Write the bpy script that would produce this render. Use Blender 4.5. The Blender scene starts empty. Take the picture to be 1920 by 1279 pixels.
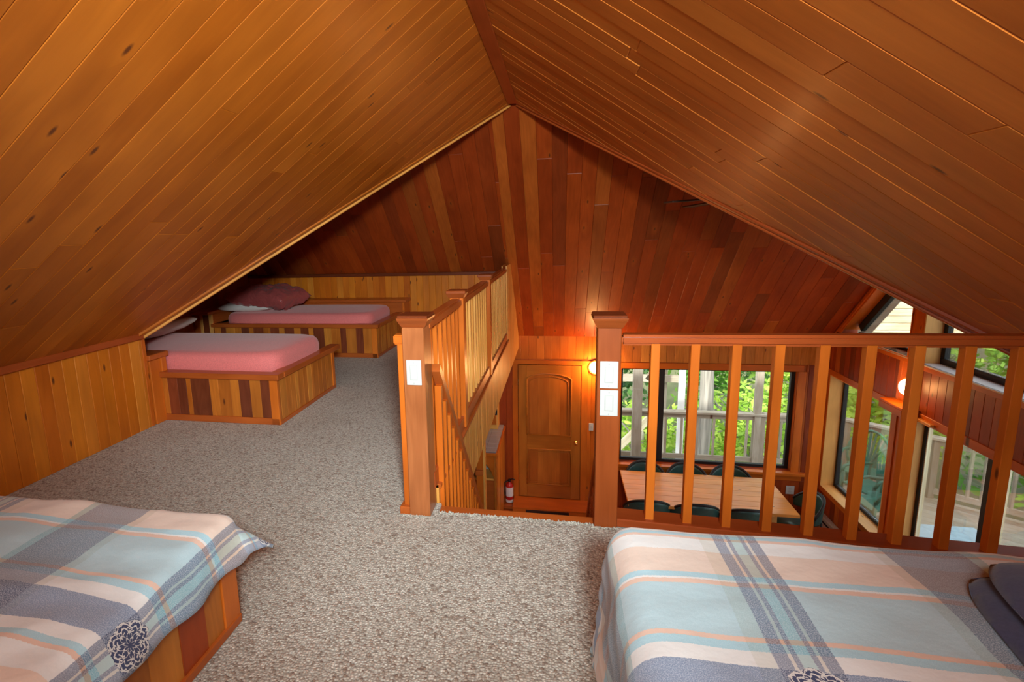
import bpy, bmesh, math, random
from mathutils import Vector, Matrix, noise as mnoise
rng = random.Random(7)
sc = bpy.context.scene
COL = sc.collection
PI = math.pi

# ------------------------------------------------------------------ camera
cam_d = bpy.data.cameras.new('camera'); cam = bpy.data.objects.new('camera', cam_d); COL.objects.link(cam)
RR = ((0.97909, 0.20378, -0.03074), (0.0050, -0.17497, -0.98456), (-0.20601, 0.96325, -0.17211))
def _rot(y, p, r):
    cy, sy, cp, sp, cr, sr = math.cos(y), math.sin(y), math.cos(p), math.sin(p), math.cos(r), math.sin(r)
    fwd = Vector((sy*cp, cy*cp, -sp)); right = Vector((cy, -sy, 0)); up = right.cross(fwd)
    return cr*right + sr*up, -sr*right + cr*up, fwd
r_, u_, f_ = _rot(math.radians(-12.07), math.radians(9.91), math.radians(-1.79))
m = Matrix((r_, u_, -f_)).transposed().to_4x4(); m.translation = Vector((0, 0, 1.33))
cam.matrix_world = m
cam_d.sensor_width = 36; cam_d.lens = 985.26/1920*36
cam_d.shift_x = (960-840.3)/1920; cam_d.shift_y = (615.5-639.5)/1920
cam_d.clip_start = .02; cam_d.clip_end = 300
sc.camera = cam

# ------------------------------------------------------------------ light and exposure
vs = sc.view_settings; vs.view_transform = 'Standard'; vs.look = 'None'; vs.gamma = 1; vs.use_curve_mapping = False
vs.exposure = 0.0
w = bpy.data.worlds.new('world'); sc.world = w; w.use_nodes = True
wn = w.node_tree.nodes; wl = w.node_tree.links
sky = wn.new('ShaderNodeTexSky'); sky.sky_type = 'NISHITA'; sky.sun_disc = False
sky.sun_elevation = math.radians(48); sky.sun_rotation = math.radians(200); sky.air_density = 1.0; sky.dust_density = 3.0
mixw = wn.new('ShaderNodeMixRGB'); mixw.inputs[0].default_value = .55; mixw.inputs[2].default_value = (6, 6.1, 6.0, 1)
wl.new(sky.outputs[0], mixw.inputs[1]); wl.new(mixw.outputs[0], wn['Background'].inputs[0])
wn['Background'].inputs[1].default_value = .50

def light(name, kind, loc, energy, color=(1, 1, 1), **kw):
    d = bpy.data.lights.new(name, kind); d.energy = energy; d.color = color
    for k, v in kw.items(): setattr(d, k, v)
    o = bpy.data.objects.new(name, d); o.location = loc; COL.objects.link(o); return o
sun = light('sun', 'SUN', (0, -5, 12), 7.5, (1, .95, .85), angle=math.radians(1.5))
sun.rotation_euler = Vector((.45, .75, -.62)).to_track_quat('-Z', 'Y').to_euler()
# the camera's flash, bounced soft, standing just above and behind the lens
fl = light('camera_flash', 'AREA', (-.05, -.75, 2.10), 24, (.90, 1, 1), shape='RECTANGLE', size=.5, size_y=.35)
fl.rotation_euler = Vector((-.05, 1, -.42)).to_track_quat('-Z', 'Y').to_euler()
fh = light('flash_head', 'SPOT', (.32, -.60, 1.84), 700, (.90, 1, 1), spot_size=math.radians(80), spot_blend=1.0, shadow_soft_size=.16)
fh.rotation_euler = Vector((-.27, 1, -.16)).to_track_quat('-Z', 'Y').to_euler()
# added fill lamp behind the photographer, in front of an invented gable window
gw = light('gable_fill_lamp', 'AREA', (-.4, -1.80, 1.75), 28, (.95, 1, 1), shape='RECTANGLE', size=1.3, size_y=.6)
gw.rotation_euler = Vector((0, 1, -.05)).to_track_quat('-Z', 'Y').to_euler()

# ------------------------------------------------------------------ material helpers
def newmat(name):
    mt = bpy.data.materials.new(name); mt.use_nodes = True
    nt = mt.node_tree; b = nt.nodes['Principled BSDF']; return mt, nt, b
def N(nt, typ, **kw):
    n = nt.nodes.new(typ)
    for k, v in kw.items(): setattr(n, k, v)
    return n
def ramp(nt, stops, interp='LINEAR'):
    r = N(nt, 'ShaderNodeValToRGB'); cr = r.color_ramp; cr.interpolation = interp
    while len(cr.elements) < len(stops): cr.elements.new(.5)
    for e, (p, c) in zip(cr.elements, stops):
        e.position = p; e.color = (c[0], c[1], c[2], 1) if not isinstance(c, (int, float)) else (c, c, c, 1)
    return r
def M_(nt, op, a, b=None, c=None):
    n = N(nt, 'ShaderNodeMath', operation=op)
    for i, v in enumerate((a, b, c)):
        if v is None: continue
        if isinstance(v, (int, float)): n.inputs[i].default_value = v
        else: nt.links.new(v, n.inputs[i])
    return n.outputs[0]
def mixc(nt, fac, a, b, mode='MIX'):
    n = N(nt, 'ShaderNodeMixRGB', blend_type=mode)
    for i, v in enumerate((fac, a, b)):
        if isinstance(v, (int, float)): n.inputs[i].default_value = v
        elif isinstance(v, tuple): n.inputs[i].default_value = (*v, 1)
        else: nt.links.new(v, n.inputs[i])
    return n.outputs[0]

def wood(name, tones, grain=.25, knots=.5, rough=.45, gscale=1.0, coat=.08, figure=.3):
    """boards whose local X runs along the grain; tones: colours picked per board"""
    mt, nt, b = newmat(name); L = nt.links.new
    tc = N(nt, 'ShaderNodeTexCoord'); oi = N(nt, 'ShaderNodeObjectInfo')
    off = N(nt, 'ShaderNodeCombineXYZ')
    L(M_(nt, 'MULTIPLY', oi.outputs['Random'], 31.0), off.inputs[0]); L(M_(nt, 'MULTIPLY', oi.outputs['Random'], 17.0), off.inputs[1]); L(M_(nt, 'MULTIPLY', oi.outputs['Random'], 53.0), off.inputs[2])
    add = N(nt, 'ShaderNodeVectorMath', operation='ADD'); L(tc.outputs['Object'], add.inputs[0]); L(off.outputs[0], add.inputs[1])
    def mp(s):
        k = N(nt, 'ShaderNodeMapping'); k.inputs['Scale'].default_value = s; L(add.outputs[0], k.inputs[0]); return k.outputs[0]
    # per-board tone
    rp = ramp(nt, [(i/max(1, len(tones)-1)*.98, t) for i, t in enumerate(tones)], 'LINEAR'); 
    wn_ = N(nt, 'ShaderNodeTexWhiteNoise', noise_dimensions='1D'); L(M_(nt, 'MULTIPLY', oi.outputs['Random'], 917.3), wn_.inputs['W']); L(wn_.outputs['Value'], rp.inputs[0])
    # fine grain
    n1 = N(nt, 'ShaderNodeTexNoise'); n1.inputs['Scale'].default_value = 1; n1.inputs['Detail'].default_value = 6; n1.inputs['Roughness'].default_value = .65; L(mp((2.2*gscale, 55*gscale, 55*gscale)), n1.inputs['Vector'])
    # cathedral figure
    n2 = N(nt, 'ShaderNodeTexNoise'); n2.inputs['Scale'].default_value = 1; n2.inputs['Detail'].default_value = 2; L(mp((1.1, 7, 7)), n2.inputs['Vector'])
    fig = M_(nt, 'FRACT', M_(nt, 'MULTIPLY', n2.outputs[0], 9.0)); fig = M_(nt, 'ABSOLUTE', M_(nt, 'SUBTRACT', fig, .5))
    # broad blotch / chatoyance
    n3 = N(nt, 'ShaderNodeTexNoise'); n3.inputs['Scale'].default_value = 1; n3.inputs['Detail'].default_value = 1.5; L(mp((2.4, 6, 6)), n3.inputs['Vector'])
    g = M_(nt, 'ADD', M_(nt, 'MULTIPLY', M_(nt, 'SUBTRACT', n1.outputs[0], .5), grain*1.7), 1.0)
    g = M_(nt, 'ADD', g, M_(nt, 'MULTIPLY', M_(nt, 'SUBTRACT', fig, .25), figure))
    g = M_(nt, 'ADD', g, M_(nt, 'MULTIPLY', M_(nt, 'SUBTRACT', n3.outputs[0], .5), .65))
    gg = N(nt, 'ShaderNodeCombineXYZ'); L(g, gg.inputs[0]); L(M_(nt, 'POWER', g, 1.25), gg.inputs[1]); L(M_(nt, 'POWER', g, 1.5), gg.inputs[2])
    col = mixc(nt, 1.0, rp.outputs[0], gg.outputs[0], 'MULTIPLY')
    if knots > 0:
        vo = N(nt, 'ShaderNodeTexVoronoi', voronoi_dimensions='2D'); vo.inputs['Scale'].default_value = 1; L(mp((2.6, 7.5, 7.5)), vo.inputs['Vector'])
        sep = N(nt, 'ShaderNodeSeparateColor'); L(vo.outputs['Color'], sep.inputs[0])
        gate = M_(nt, 'GREATER_THAN', sep.outputs[0], 1-knots)
        k1 = M_(nt, 'MULTIPLY', M_(nt, 'SUBTRACT', 1.0, M_(nt, 'SMOOTH_MIN', M_(nt, 'MULTIPLY', vo.outputs['Distance'], 12.0), 1.0, .1)), gate)
        k1 = M_(nt, 'MAXIMUM', k1, 0.0)
        halo = M_(nt, 'MULTIPLY', M_(nt, 'MAXIMUM', M_(nt, 'SUBTRACT', 1.0, M_(nt, 'MULTIPLY', vo.outputs['Distance'], 3.2)), 0.0), gate)
        col = mixc(nt, M_(nt, 'MULTIPLY', halo, .35), col, (tones[-1][0]*1.25, tones[-1][1]*1.3, tones[-1][2]*1.2))
        col = mixc(nt, M_(nt, 'MINIMUM', M_(nt, 'MULTIPLY', k1, 1.5), .9), col, (.10, .025, .008))
    L(col, b.inputs['Base Color'])
    b.inputs['Roughness'].default_value = rough; b.inputs['Coat Weight'].default_value = coat; b.inputs['Specular IOR Level'].default_value = .28; b.inputs['Coat Roughness'].default_value = .25
    bp = N(nt, 'ShaderNodeBump'); bp.inputs['Strength'].default_value = .12; bp.inputs['Distance'].default_value = .002; L(g, bp.inputs['Height']); L(bp.outputs[0], b.inputs['Normal'])
    return mt
def plain(name, col, rough=.5, metal=0, **kw):
    mt, nt, b = newmat(name)
    n1 = N(nt, 'ShaderNodeTexNoise'); n1.inputs['Scale'].default_value = kw.pop('ns', 14)
    v = kw.pop('var', .12)
    rp = ramp(nt, [(.3, tuple(c*(1-v) for c in col)), (.7, tuple(min(1, c*(1+v)) for c in col))]); nt.links.new(n1.outputs[0], rp.inputs[0]); nt.links.new(rp.outputs[0], b.inputs['Base Color'])
    b.inputs['Roughness'].default_value = rough; b.inputs['Metallic'].default_value = metal
    for k, x in kw.items(): b.inputs[k].default_value = x
    return mt

MT = {}
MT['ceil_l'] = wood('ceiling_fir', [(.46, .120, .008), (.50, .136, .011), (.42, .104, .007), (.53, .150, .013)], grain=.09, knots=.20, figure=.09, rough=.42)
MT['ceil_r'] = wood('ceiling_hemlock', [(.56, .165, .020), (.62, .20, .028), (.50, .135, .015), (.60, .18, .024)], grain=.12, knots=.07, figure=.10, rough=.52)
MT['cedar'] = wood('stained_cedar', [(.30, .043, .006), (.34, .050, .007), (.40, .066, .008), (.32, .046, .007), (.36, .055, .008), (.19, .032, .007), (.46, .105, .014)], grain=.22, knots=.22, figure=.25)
MT['pine'] = wood('honey_pine', [(.70, .22, .014), (.60, .15, .007), (.76, .27, .028), (.56, .13, .006), (.66, .19, .010)], grain=.14, knots=.30, figure=.12)
MT['mixed'] = wood('bed_cedar', [(.62, .18, .018), (.26, .05, .012), (.70, .25, .03), (.50, .13, .014), (.12, .03, .012), (.66, .22, .025), (.22, .045, .014)], grain=.2, knots=.25, figure=.35)
MT['dark_cedar'] = wood('dark_bed_cedar', [(.13, .032, .014), (.24, .05, .016), (.17, .04, .014)], grain=.25, knots=.15, figure=.4)
MT['bedside'] = wood('bed_side_cedar', [(.62, .20, .024), (.52, .145, .016), (.70, .26, .035), (.42, .115, .014)], grain=.2, knots=.25, figure=.3)
MT['trim'] = wood('red_trim', [(.36, .065, .014), (.42, .085, .016)], grain=.18, knots=0, figure=.1, rough=.3)
MT['dark'] = wood('dark_trim', [(.16, .035, .012), (.20, .045, .014)], grain=.18, knots=0, figure=.1, rough=.3)
MT['newel'] = wood('newel_redwood', [(.28, .060, .012), (.33, .078, .018)], grain=.35, knots=.06, figure=.15, rough=.34, gscale=.8)
MT['newel_light'] = wood('newel_redwood_light', [(.40, .125, .038), (.42, .135, .042)], grain=.38, knots=.05, figure=.2, rough=.34, gscale=.8)
MT['orange'] = wood('orange_fir', [(.62, .145, .014), (.58, .13, .012), (.68, .17, .018)], grain=.14, knots=.14, figure=.08, rough=.33)
MT['honey'] = wood('honey_fir', [(.82, .38, .085), (.76, .33, .065), (.86, .43, .11)], grain=.14, knots=.08, figure=.08, rough=.36)
MT['ledge'] = wood('ledge_redwood', [(.50, .115, .02), (.44, .10, .018)], grain=.18, knots=0, figure=.1, rough=.3)
MT['door'] = wood('door_fir', [(.54, .17, .022), (.48, .145, .018)], grain=.2, knots=0, figure=.06, rough=.33)
MT['door2'] = wood('door_panel_fir', [(.56, .165, .022), (.44, .11, .016), (.60, .19, .028)], grain=.2, knots=0, figure=.06, rough=.33)
MT['jamb'] = wood('pale_jamb', [(.84, .46, .15), (.80, .42, .12)], grain=.1, knots=.1, figure=.1, rough=.4)
MT['table'] = wood('table_pine', [(.84, .38, .09), (.80, .35, .08), (.88, .42, .11)], grain=.10, knots=.12, figure=.1, rough=.3, coat=.05)
MT['grey_wood'] = wood('weathered_wood', [(.33, .28, .22), (.42, .37, .30), (.26, .21, .16)], grain=.3, knots=.05, figure=.2, rough=.8, coat=0)
MT['pale_wood'] = wood('pale_siding', [(.78, .70, .50), (.72, .64, .44)], grain=.3, knots=.05, figure=.2, rough=.8, coat=0)
MT['white'] = plain('white_plastic', (.60, .63, .61), .35, var=.02)
MT['white2'] = plain('white_ivory_plastic', (.52, .55, .53), .3, var=.02)
MT['white_paint'] = plain('white_paint', (.82, .82, .84), .5, var=.03)
MT['black'] = plain('black_metal', (.010, .009, .011), .6)
MT['brass'] = plain('brass', (.85, .60, .25), .2, 1)
MT['vent'] = plain('dark_brown_metal', (.05, .018, .010), .5)
MT['green_vinyl'] = plain('green_vinyl', (.035, .10, .095), .32, var=.1)
MT['green_plastic'] = plain('green_plastic', (.03, .17, .115), .4, var=.1)
MT['red'] = plain('red_enamel', (.55, .02, .015), .25)
MT['tile'] = plain('grey_tile', (.44, .42, .46), .2, var=.06)
MT['grout'] = plain('dark_grout', (.20, .18, .18), .8)
MT['white_sheet'] = plain('white_cotton', (.74, .74, .70), .9, var=.03)
MT['greyblue'] = plain('grey_blue_laminate', (.36, .41, .42), .5)
MT['bark'] = plain('grey_bark', (.30, .28, .25), .95, var=.4, ns=9)
MT['sling'] = plain('pale_blue_sling', (.42, .60, .72), .7)
MT['soil'] = plain('forest_floor', (.10, .11, .04), .95, var=.5, ns=2)
MT['heater'] = plain('heater_enamel', (.62, .50, .38), .4)

def m_leaf(name, a, b_):
    mt, nt, b = newmat(name)
    g = N(nt, 'ShaderNodeNewGeometry'); rp = ramp(nt, [(0, a), (1, b_)]); nt.links.new(g.outputs['Random Per Island'], rp.inputs[0])
    nt.links.new(rp.outputs[0], b.inputs['Base Color']); b.inputs['Roughness'].default_value = .5
    tr = N(nt, 'ShaderNodeBsdfTranslucent'); nt.links.new(rp.outputs[0], tr.inputs[0])
    mx = N(nt, 'ShaderNodeMixShader'); mx.inputs[0].default_value = .45
    nt.links.new(b.outputs[0], mx.inputs[1]); nt.links.new(tr.outputs[0], mx.inputs[2]); nt.links.new(mx.outputs[0], nt.nodes['Material Output'].inputs[0]); return mt
MT['leaf1'] = m_leaf('leaves_bright', (.28, .52, .06), (.62, .78, .16))
MT['leaf2'] = m_leaf('leaves_mid', (.08, .26, .04), (.28, .52, .09))
MT['leaf3'] = m_leaf('leaves_dark', (.03, .10, .03), (.12, .28, .07))

def m_glass():
    mt, nt, b = newmat('window_glass'); nt.nodes.remove(b)
    t = N(nt, 'ShaderNodeBsdfTransparent'); t.inputs[0].default_value = (.96, .98, .97, 1)
    g = N(nt, 'ShaderNodeBsdfGlossy'); g.inputs['Roughness'].default_value = .02
    fr = N(nt, 'ShaderNodeFresnel'); fr.inputs[0].default_value = 1.45
    mx = N(nt, 'ShaderNodeMixShader'); nt.links.new(M_(nt, 'MULTIPLY', fr.outputs[0], .5), mx.inputs[0]); nt.links.new(t.outputs[0], mx.inputs[1]); nt.links.new(g.outputs[0], mx.inputs[2])
    nt.links.new(mx.outputs[0], nt.nodes['Material Output'].inputs[0]); return mt
MT['glass'] = m_glass()
def m_emit(name, c, s):
    mt, nt, b = newmat(name); b.inputs['Base Color'].default_value = (.9, .8, .7, 1)
    lw = N(nt, 'ShaderNodeTexNoise'); lw.inputs['Scale'].default_value = 3
    b.inputs['Emission Color'].default_value = (*c, 1); b.inputs['Emission Strength'].default_value = s; return mt
MT['lamp'] = m_emit('lit_opal_glass', (1, .72, .38), 9.0)

def m_carpet():
    mt, nt, b = newmat('berber_carpet'); L = nt.links.new
    tc = N(nt, 'ShaderNodeTexCoord')
    wob = N(nt, 'ShaderNodeTexNoise'); wob.inputs['Scale'].default_value = 30; L(tc.outputs['Object'], wob.inputs['Vector'])
    wv = mixc(nt, .012, tc.outputs['Object'], wob.outputs['Color'], 'ADD')
    vo = N(nt, 'ShaderNodeTexVoronoi'); vo.inputs['Scale'].default_value = 105; vo.inputs['Randomness'].default_value = .75; L(wv, vo.inputs['Vector'])
    n = N(nt, 'ShaderNodeTexNoise'); n.inputs['Scale'].default_value = 60; n.inputs['Detail'].default_value = 3; L(tc.outputs['Object'], n.inputs['Vector'])
    n2 = N(nt, 'ShaderNodeTexNoise'); n2.inputs['Scale'].default_value = 2.2; L(tc.outputs['Object'], n2.inputs['Vector'])
    sep = N(nt, 'ShaderNodeSeparateColor'); L(vo.outputs['Color'], sep.inputs[0])
    c = ramp(nt, [(0, (.34, .25, .19)), (.12, (.50, .42, .34)), (.3, (.66, .62, .54)), (.7, (.72, .70, .61)), (1, (.82, .81, .73))]); L(sep.outputs[0], c.inputs[0])
    edge = ramp(nt, [(.25, 1.0), (.62, .50)]); L(vo.outputs['Distance'], edge.inputs[0])
    col = mixc(nt, .75, c.outputs[0], edge.outputs[0], 'MULTIPLY')
    bl = ramp(nt, [(.35, (.88, .84, .80)), (.65, (1, 1, 1))]); L(n2.outputs[0], bl.inputs[0])
    col = mixc(nt, .7, col, bl.outputs[0], 'MULTIPLY'); L(col, b.inputs['Base Color'])
    h = M_(nt, 'SUBTRACT', M_(nt, 'MULTIPLY', n.outputs[0], .35), vo.outputs['Distance'])
    bp = N(nt, 'ShaderNodeBump'); bp.inputs['Strength'].default_value = .9; bp.inputs['Distance'].default_value = .006; L(h, bp.inputs['Height']); L(bp.outputs[0], b.inputs['Normal'])
    b.inputs['Roughness'].default_value = .95; b.inputs['Sheen Weight'].default_value = .15
    return mt
MT['carpet'] = m_carpet()
def m_cloth(name, col, rough=.85, wr=.0, sheen=.2, ws=8):
    mt, nt, b = newmat(name); L = nt.links.new; tc = N(nt, 'ShaderNodeTexCoord')
    n = N(nt, 'ShaderNodeTexNoise'); n.inputs['Scale'].default_value = 160; L(tc.outputs['Object'], n.inputs['Vector'])
    rp = ramp(nt, [(.3, tuple(c*.88 for c in col)), (.7, tuple(min(1, c*1.1) for c in col))]); L(n.outputs[0], rp.inputs[0]); L(rp.outputs[0], b.inputs['Base Color'])
    b.inputs['Roughness'].default_value = rough; b.inputs['Sheen Weight'].default_value = sheen
    n2 = N(nt, 'ShaderNodeTexNoise'); n2.inputs['Scale'].default_value = ws; n2.inputs['Detail'].default_value = 4; n2.inputs['Distortion'].default_value = 1.2; L(tc.outputs['Object'], n2.inputs['Vector'])
    bp = N(nt, 'ShaderNodeBump'); bp.inputs['Strength'].default_value = wr; bp.inputs['Distance'].default_value = .03; L(n2.outputs[0], bp.inputs['Height']); L(bp.outputs[0], b.inputs['Normal'])
    return mt
MT['pink'] = m_cloth('pink_fitted_sheet', (.84, .22, .21), .8, .08, .3)
MT['navy'] = m_cloth('navy_fleece', (.045, .05, .115), .95, .12, .25)
MT['satin'] = m_cloth('burgundy_satin', (.40, .085, .08), .20, .9, .1, 6); 

def m_quilt():
    """plaid flannel: weft stripes by UV.y, warp stripes by UV.x, printed rosettes where striped warp meets blue-grey weft"""
    mt, nt, b = newmat('plaid_flannel'); L = nt.links.new
    uv = N(nt, 'ShaderNodeUVMap', uv_map='cloth'); s = N(nt, 'ShaderNodeSeparateXYZ'); L(uv.outputs[0], s.inputs[0])
    PU, PV = .90, .617
    wob = N(nt, 'ShaderNodeTexNoise'); wob.inputs['Scale'].default_value = 260; wob.inputs['Detail'].default_value = 2; L(uv.outputs[0], wob.inputs['Vector'])
    jit = M_(nt, 'MULTIPLY', M_(nt, 'SUBTRACT', wob.outputs[0], .5), .006)
    v = M_(nt, 'FRACT', M_(nt, 'DIVIDE', M_(nt, 'ADD', s.outputs[1], jit), PV)); u = M_(nt, 'FRACT', M_(nt, 'DIVIDE', M_(nt, 'ADD', s.outputs[0], jit), PU))
    white, lb, pc, lbw = (.76, .78, .78), (.38, .62, .72), (.74, .53, .43), (.42, .60, .67)
    gb, pcw = (.21, .28, .41), (.76, .62, .53)
    ws = [(0, white), (.035, lb), (.052, pc), (.063, white), (.124, pcw), (.229, lb), (.251, white), (.259, pc), (.276, lbw), (.437, pc), (.453, lb), (.475, white), (.517, gb)]
    rw = ramp(nt, [(a/PV, c) for a, c in ws], 'CONSTANT'); L(v, rw.inputs[0])
    base, dk, ln, mid, thin = (1, 1, 1), (.33, .36, .46), (.88, .84, .78), (.62, .80, .82), (.84, .88, .86)
    us = [(0, dk), (.026, ln), (.033, dk), (.045, mid), (.068, dk), (.080, ln), (.087, dk), (.112, base), (.30, base), (.385, (.88, .88, .84)), (.412, (.36, .38, .45)), (.600, (.60, .78, .80)), (.625, base), (.86, (.90, .90, .86))]
    ru = ramp(nt, [(a/PU, c) for a, c in us], 'CONSTANT'); L(u, ru.inputs[0])
    col = mixc(nt, 1, rw.outputs[0], ru.outputs[0], 'MULTIPLY')
    # lift darkest crossings (yarn mix)
    heat = N(nt, 'ShaderNodeTexNoise'); heat.inputs['Scale'].default_value = 420; heat.inputs['Detail'].default_value = 3; L(uv.outputs[0], heat.inputs['Vector'])
    sep = N(nt, 'ShaderNodeSeparateColor'); L(col, sep.inputs[0])
    darkness = M_(nt, 'SUBTRACT', 1.0, M_(nt, 'MINIMUM', M_(nt, 'MULTIPLY', sep.outputs[0], 2.0), 1.0))
    hh = ramp(nt, [(.42, (0, 0, 0)), (.66, (.55, .60, .68))]); L(heat.outputs[0], hh.inputs[0])
    col = mixc(nt, M_(nt, 'ADD', M_(nt, 'MULTIPLY', darkness, .85), .06), col, hh.outputs[0], 'SCREEN')
    # rosette, centre at u=.056, v=.57 of every repeat
    cu = M_(nt, 'SUBTRACT', M_(nt, 'MULTIPLY', u, PU), .056); cv = M_(nt, 'SUBTRACT', M_(nt, 'MULTIPLY', v, PV), .567)
    r = M_(nt, 'SQRT', M_(nt, 'ADD', M_(nt, 'MULTIPLY', cu, cu), M_(nt, 'MULTIPLY', cv, cv)))
    th = M_(nt, 'ARCTAN2', cv, cu)
    def petal(k, r0, r1, amp, w_, ph=0.0):
        rr = M_(nt, 'ADD', r0, M_(nt, 'MULTIPLY', M_(nt, 'ABSOLUTE', M_(nt, 'COSINE', M_(nt, 'ADD', M_(nt, 'MULTIPLY', th, k/2), ph))), amp))
        d = M_(nt, 'ABSOLUTE', M_(nt, 'SUBTRACT', r, rr)); return M_(nt, 'LESS_THAN', d, w_)
    marks = None
    for a in (petal(8, .006, 0, .012, .0016), petal(8, .016, 0, .016, .0016, PI/2), petal(8, .024, 0, .020, .0016), petal(16, .036, 0, .008, .0013), petal(8, .044, 0, .011, .0018), petal(16, .050, 0, .007, .0018, PI/2)):
        marks = a if marks is None else M_(nt, 'MAXIMUM', marks, a)
    # curls: small rings at 8 positions
    sw = M_(nt, 'SINE', M_(nt, 'ADD', M_(nt, 'MULTIPLY', r, 620.0), M_(nt, 'MULTIPLY', th, 8.0)))
    ring = M_(nt, 'MULTIPLY', M_(nt, 'GREATER_THAN', sw, .55), M_(nt, 'LESS_THAN', M_(nt, 'ABSOLUTE', M_(nt, 'SUBTRACT', r, .038)), .012))
    ring = M_(nt, 'MULTIPLY', ring, M_(nt, 'GREATER_THAN', M_(nt, 'SINE', M_(nt, 'MULTIPLY', th, 8.0)), -.2))
    marks = M_(nt, 'MAXIMUM', marks, ring)
    disc = M_(nt, 'LESS_THAN', r, M_(nt, 'ADD', .052, M_(nt, 'MULTIPLY', M_(nt, 'ABSOLUTE', M_(nt, 'COSINE', M_(nt, 'MULTIPLY', th, 4))), .006)))
    rose = mixc(nt, marks, (.045, .06, .14), (.70, .70, .68))
    col = mixc(nt, disc, col, rose)
    L(col, b.inputs['Base Color']); b.inputs['Roughness'].default_value = .95; b.inputs['Sheen Weight'].default_value = .2
    n2 = N(nt, 'ShaderNodeTexNoise'); n2.inputs['Scale'].default_value = 14; n2.inputs['Detail'].default_value = 5; L(uv.outputs[0], n2.inputs['Vector'])
    bp = N(nt, 'ShaderNodeBump'); bp.inputs['Strength'].default_value = .35; bp.inputs['Distance'].default_value = .012; L(n2.outputs[0], bp.inputs['Height']); L(bp.outputs[0], b.inputs['Normal'])
    return mt
MT['quilt'] = m_quilt()

# ------------------------------------------------------------------ object helpers
def thing(name, label, cat, loc=(0, 0, 0), group=None):
    o = bpy.data.objects.new(name, None); COL.objects.link(o); o.location = loc; o.empty_display_size = .1
    WM[o.name] = Matrix.Translation(loc); o['label'] = label; o['category'] = cat
    if group: o['group'] = group
    return o
def tag(o, label, cat, group=None):
    o['label'] = label; o['category'] = cat
    if group: o['group'] = group
    return o
WM = {}
def add(name, me, mat, parent=None, M=None):
    """link a mesh at world matrix M, as a child of parent if one is given"""
    o = bpy.data.objects.new(name, me); COL.objects.link(o)
    if mat and not me.materials: me.materials.append(MT[mat])
    M = M or Matrix.Identity(4); WM[o.name] = M.copy()
    if parent is not None: o.parent = parent; o.matrix_basis = WM[parent.name].inverted() @ M
    else: o.matrix_basis = M
    return o
def sub(name, me, mat, part, M): return add(name, me, mat, part, M)
def struct(o): o['kind'] = 'structure'; return o
def mesh(verts, faces, smooth=False):
    me = bpy.data.meshes.new('mesh'); me.from_pydata([tuple(v) for v in verts], [], faces); me.update()
    if smooth:
        for p in me.polygons: p.use_smooth = True
    return me
def bm_mesh(bm, smooth=False):
    bmesh.ops.recalc_face_normals(bm, faces=bm.faces)
    me = bpy.data.meshes.new('mesh'); bm.to_mesh(me); bm.free()
    if smooth:
        for p in me.polygons: p.use_smooth = True
    return me
_boxcache = {}
def box_me(l, w_, h, bev=.003):
    k = (round(l, 4), round(w_, 4), round(h, 4), bev)
    if k in _boxcache: return _boxcache[k].copy() if False else _boxcache[k]
    bm = bmesh.new(); bmesh.ops.create_cube(bm, size=1); bmesh.ops.scale(bm, vec=(l, w_, h), verts=bm.verts)
    if bev: bmesh.ops.bevel(bm, geom=bm.edges[:], offset=min(bev, .3*min(l, w_, h)), segments=1 if bev < .006 else 2, affect='EDGES')
    me = bm_mesh(bm); _boxcache[k] = me; return me
def box(name, x, y, z, mat, parent=None, bev=.003, long=None):
    """axis-aligned box with its longest side as local X (the grain)"""
    d = [x[1]-x[0], y[1]-y[0], z[1]-z[0]]; c = Vector(((x[0]+x[1])/2, (y[0]+y[1])/2, (z[0]+z[1])/2))
    ax = d.index(max(d)) if long is None else long
    if ax == 0: R = Matrix.Identity(4); s = (d[0], d[1], d[2])
    elif ax == 1: R = Matrix(((0, -1, 0, 0), (1, 0, 0, 0), (0, 0, 1, 0), (0, 0, 0, 1))); s = (d[1], d[0], d[2])
    else: R = Matrix(((0, 0, 1, 0), (0, 1, 0, 0), (-1, 0, 0, 0), (0, 0, 0, 1))); s = (d[2], d[1], d[0])
    me = box_me(*s, bev)
    if not me.materials or me.materials[0] != MT[mat]:
        if me.materials:
            k2 = (s[0], s[1], s[2], bev, mat)
            if k2 not in _boxcache: m2 = me.copy(); m2.materials.clear(); m2.materials.append(MT[mat]); _boxcache[k2] = m2
            me = _boxcache[k2]
    M = Matrix.Translation(c) @ R
    o = add(name, me, mat, parent, M); WM[o.name] = M; return o
def bar(name, p0, p1, w_, h, mat, parent=None, bev=.003, up=(0, 0, 1)):
    """bar from p0 to p1; w_ sideways, h along 'up'"""
    p0, p1 = Vector(p0), Vector(p1); X = (p1-p0); l = X.length; X.normalize()
    Y = Vector(up).cross(X).normalized(); Z = X.cross(Y)
    M = Matrix((X, Y, Z)).transposed().to_4x4(); M.translation = (p0+p1)/2
    me = box_me(l, w_, h, bev)
    if me.materials and me.materials[0] != MT[mat]: me = me.copy(); me.materials.clear()
    o = add(name, me, mat, parent, M); WM[o.name] = M; return o
def frame(O, U, V):
    U = Vector(U).normalized(); V = Vector(V); V = (V - U*V.dot(U)).normalized(); Nn = U.cross(V)
    M = Matrix((U, V, Nn)).transposed().to_4x4(); M.translation = Vector(O); return M
def clip(poly, a, b, c):                    # keep a*x+b*y<=c
    out = []
    for i in range(len(poly)):
        p, q = poly[i], poly[(i+1) % len(poly)]
        dp, dq = a*p[0]+b*p[1]-c, a*q[0]+b*q[1]-c
        if dp <= 0: out.append(p)
        if dp*dq < 0:
            t = dp/(dp-dq); out.append((p[0]+t*(q[0]-p[0]), p[1]+t*(q[1]-p[1])))
    return out
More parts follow.
